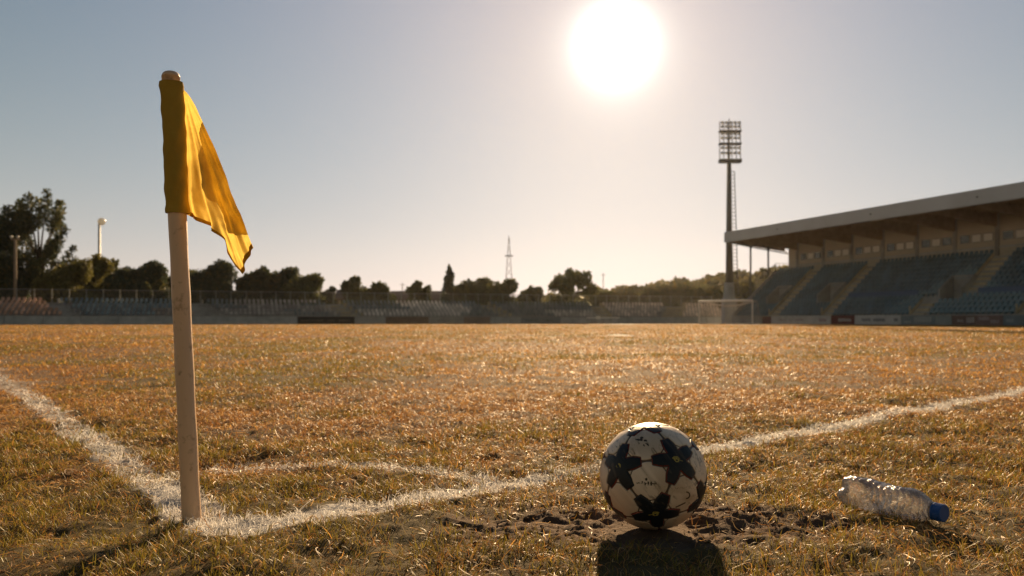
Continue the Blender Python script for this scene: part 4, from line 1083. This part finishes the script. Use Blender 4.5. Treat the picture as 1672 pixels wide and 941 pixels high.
TREES = [
 ('broadleaf_tree', -22, 58, 338, 90, 'very dark tree cut by the left edge of the view', 'round', dk),
 ('pine_tree', 62, 46, 325, 93, 'tallest tree, spiky with two upright tops, behind the brown lamp post', 'spiky', (.065, .078, .038)),
 ('broadleaf_tree', 108, 40, 420, 88, 'olive sunlit bush of a tree right of the spiky tree foot', 'round', ol),
 ('broadleaf_tree', 146, 40, 410, 94, 'broad olive tree at the foot of the globe lamp post', 'round', ol),
 ('broadleaf_tree', 178, 18, 414, 128, 'small hazy tree peeping out right of the globe lamp post', 'small', md_),
 ('broadleaf_tree', 230, 46, 418, 92, 'wide rounded dark tree left of the corner post', 'round', dk),
 ('broadleaf_tree', 296, 26, 436, 100, 'tree mostly hidden behind the corner post', 'round', md_),
 ('broadleaf_tree', 351, 39, 420, 93, 'rounded dark tree below the yellow flag', 'round', dk),
 ('broadleaf_tree', 418, 26, 432, 96, 'dark tree just right of the flag tip, first of three in a row', 'round', dk),
 ('broadleaf_tree', 460, 27, 434, 98, 'dark tree in the middle of the three right of the flag', 'round', dk),
 ('broadleaf_tree', 502, 29, 440, 95, 'dark tree with a sunlit right side, last of three right of the flag', 'round', md_),
 ('broadleaf_tree', 538, 12, 465, 110, 'low dark bushy tree left of the distant rooftops', 'small', dk),
 ('broadleaf_tree', 576, 17, 446, 104, 'narrow open tree with gaps standing before the rooftops', 'small', md_),
 ('broadleaf_tree', 614, 26, 458, 104, 'low rounded tree right of the narrow open tree', 'round', md_),
 ('broadleaf_tree', 679, 13, 453, 108, 'small airy tree, taller of a pair before the long rooftop', 'small', md_),
 ('broadleaf_tree', 698, 9, 459, 108, 'smallest airy tree, right one of the pair before the long rooftop', 'small', md_),
 ('conifer_tree', 735, 19, 436, 104, 'pointed conifer left of the pylon', 'cone', dk),
 ('broadleaf_tree', 776, 28, 448, 103, 'broad tree between the pointed conifer and the pylon', 'round', md_),
 ('broadleaf_tree', 823, 25, 453, 100, 'egg-shaped dense tree in front of the pylon', 'round', md_),
 ('broadleaf_tree', 870, 21, 466, 108, 'low rounded tree right of the pylon', 'round', md_),
 ('broadleaf_tree', 934, 34, 442, 104, 'wide open-crowned tree with sky showing between its limbs', 'open', md_),
 ('broadleaf_tree', 982, 17, 474, 120, 'low tree right of the wide open-crowned tree', 'round', md_),
]
for i, (nm, px, hw, top, D, lab, kind, base) in enumerate(TREES): tree(nm, px, hw, top, D, lab, kind, base, seed=i)

# wooded rise on the right, far behind
def hill_h(x, y):
    d = np.hypot((x - 135) / 110, (y - 330) / 130); return 17.5 * np.exp(-d * d * 1.1)
hx = np.linspace(-60, 300, 90); hy = np.linspace(150, 425, 70); HX, HY = np.meshgrid(hx, hy); HZ = hill_h(HX, HY) + (fbm(HX * .03, HY * .03, 3) - .5) * 2 - .6
e = np.minimum.reduce([HX - hx[0], hx[-1] - HX, HY - hy[0], hy[-1] - HY]); HZ = np.where(e < 14, HZ * e / 14 - 1.5 * (1 - e / 14), HZ)
k = (np.arange(69)[:, None] * 90 + np.arange(89)[None, :]).ravel()
hill = np_mesh('hill', np.stack([HX.ravel(), HY.ravel(), HZ.ravel()], 1), [np.stack([k, k + 1, k + 91, k + 90], 1)], mat('hill_scrub', (.07, .065, .03), .95, .1, noise=(.05, (.11, .085, .04), .35, .7)), smooth=True)
tag(hill, kind='structure')
def woods():
    rg = np.random.default_rng(5); cen = []; rad = []
    for i in range(520):
        x = rg.uniform(10, 240); y = rg.uniform(190, 400); z = float(hill_h(x, y)); r = rg.uniform(2.2, 4.6); cen.append((x, y, z + r * .5)); rad.append((r * 1.1, r * 1.1, r * .85))
    for i in range(260):
        x = rg.uniform(-160, 30); y = rg.uniform(190, 330); r = rg.uniform(2.2, 3.8); cen.append((x, y, y / 190 * rg.uniform(1.5, 4.2))); rad.append((r * 1.4, r * 1.4, r))
    V, f, cc = leaf_cloud(cen, rad, 26, 1.5, rg, (.07, .07, .028)); o = np_mesh('woods', V, [f], M_leaf, cc)
    tag(o, 'distant scrubby woods covering the low rise behind the floodlight tower', 'woods', kind='stuff')
woods()
for i, (px, hw, top, D, lab) in enumerate([(1022, 22, 474, 170, 'bushy tree on the low rise, first right of the masted gap'), (1076, 26, 466, 165, 'rounded tree on the rise midway to the floodlight tower'), (1117, 20, 463, 185, 'tree crest on the rise just left of the goal top'), (1156, 24, 466, 150, 'green tree on the rise close left of the floodlight tower'), (1216, 26, 457, 150, 'tree on the rise seen under the far roof corner')]):
    x = gx(px, D); tree('broadleaf_tree', px, hw, top, D, lab, 'round', (.075, .075, .028), seed=60 + i, zbase=float(hill_h(np.array([x]), np.array([D]))[0]) - .5, group='trees on the wooded rise')

# ------------------------------------------------------------------ distant houses
def house(px0, px1, ytop, D, wall, roofc, label, flat=False):
    x0 = gx(px0, D); x1 = gx(px1, D); zr = gz(ytop, D); dp = 9.0; zw = zr - (0.35 if flat else 1.9)
    root = empty('house', ((x0 + x1) / 2, D, 0), label, 'house')
    part = lambda n, mb, m: local(mb.build(n, m), root)
    part('wall', MB().box(x0, x1, D, D + dp, -.1, zw), mat('house_wall', wall, .9, .15, noise=(.4, tuple(c * .75 for c in wall), .4, .7)))
    mr = mat('roof_tiles', roofc, .85, .2, noise=(1.5, tuple(c * .7 for c in roofc), .4, .7))
    if flat: rf = part('roof', MB().box(x0 - .25, x1 + .25, D - .25, D + dp + .25, zw + .003, zr), mr)
    else:
        o = .4; v = [(x0 - o, D - o, zw - .1), (x1 + o, D - o, zw - .1), (x1 + o, D + dp + o, zw - .1), (x0 - o, D + dp + o, zw - .1), (x0 - o, D + dp / 2, zr), (x1 + o, D + dp / 2, zr)]
        rf = part('roof', MB().add(v, [(0, 1, 5, 4), (2, 3, 4, 5), (0, 4, 3), (1, 2, 5), (0, 3, 2, 1)]), mr)
    ch = MB().box(x0 + (x1 - x0) * .7, x0 + (x1 - x0) * .7 + .8, D + dp * .4, D + dp * .4 + .8, zr - 1.2, zr + .7).build('chimney', M_concd); local(ch, root); ch.parent = rf; ch.matrix_parent_inverse = Matrix.Identity(4)
    n = max(2, int((x1 - x0) / 3.5))
    for i in range(n):
        a = x0 + (x1 - x0) * (i + .35) / n; part('window', MB().box(a, a + 1.1, D - .06, D - .004, zw - 2.2, zw - .8), M_glass)
house(546, 604, 472, 165, (.16, .1, .08), (.13, .075, .06), 'brown distant house with a pitched roof behind the narrow open tree')
house(636, 722, 474, 178, (.17, .12, .1), (.15, .09, .075), 'long low reddish house behind the pair of small airy trees')

# ------------------------------------------------------------------ dusty air
def haze():
    m = bpy.data.materials.new('dusty_air'); m.use_nodes = True; N = m.node_tree.nodes; N.remove(N['Principled BSDF'])
    v = N.new('ShaderNodeVolumePrincipled'); v.inputs['Color'].default_value = (.95, .92, .88, 1); v.inputs['Density'].default_value = .00005; v.inputs['Anisotropy'].default_value = .72
    m.node_tree.links.new(v.outputs[0], N['Material Output'].inputs['Volume'])
    o = MB().box(-350, 350, -70, 450, -3.5, 36).build('haze', m)
    tag(o, 'thin dusty evening air over the ground', 'haze', kind='stuff')
haze()
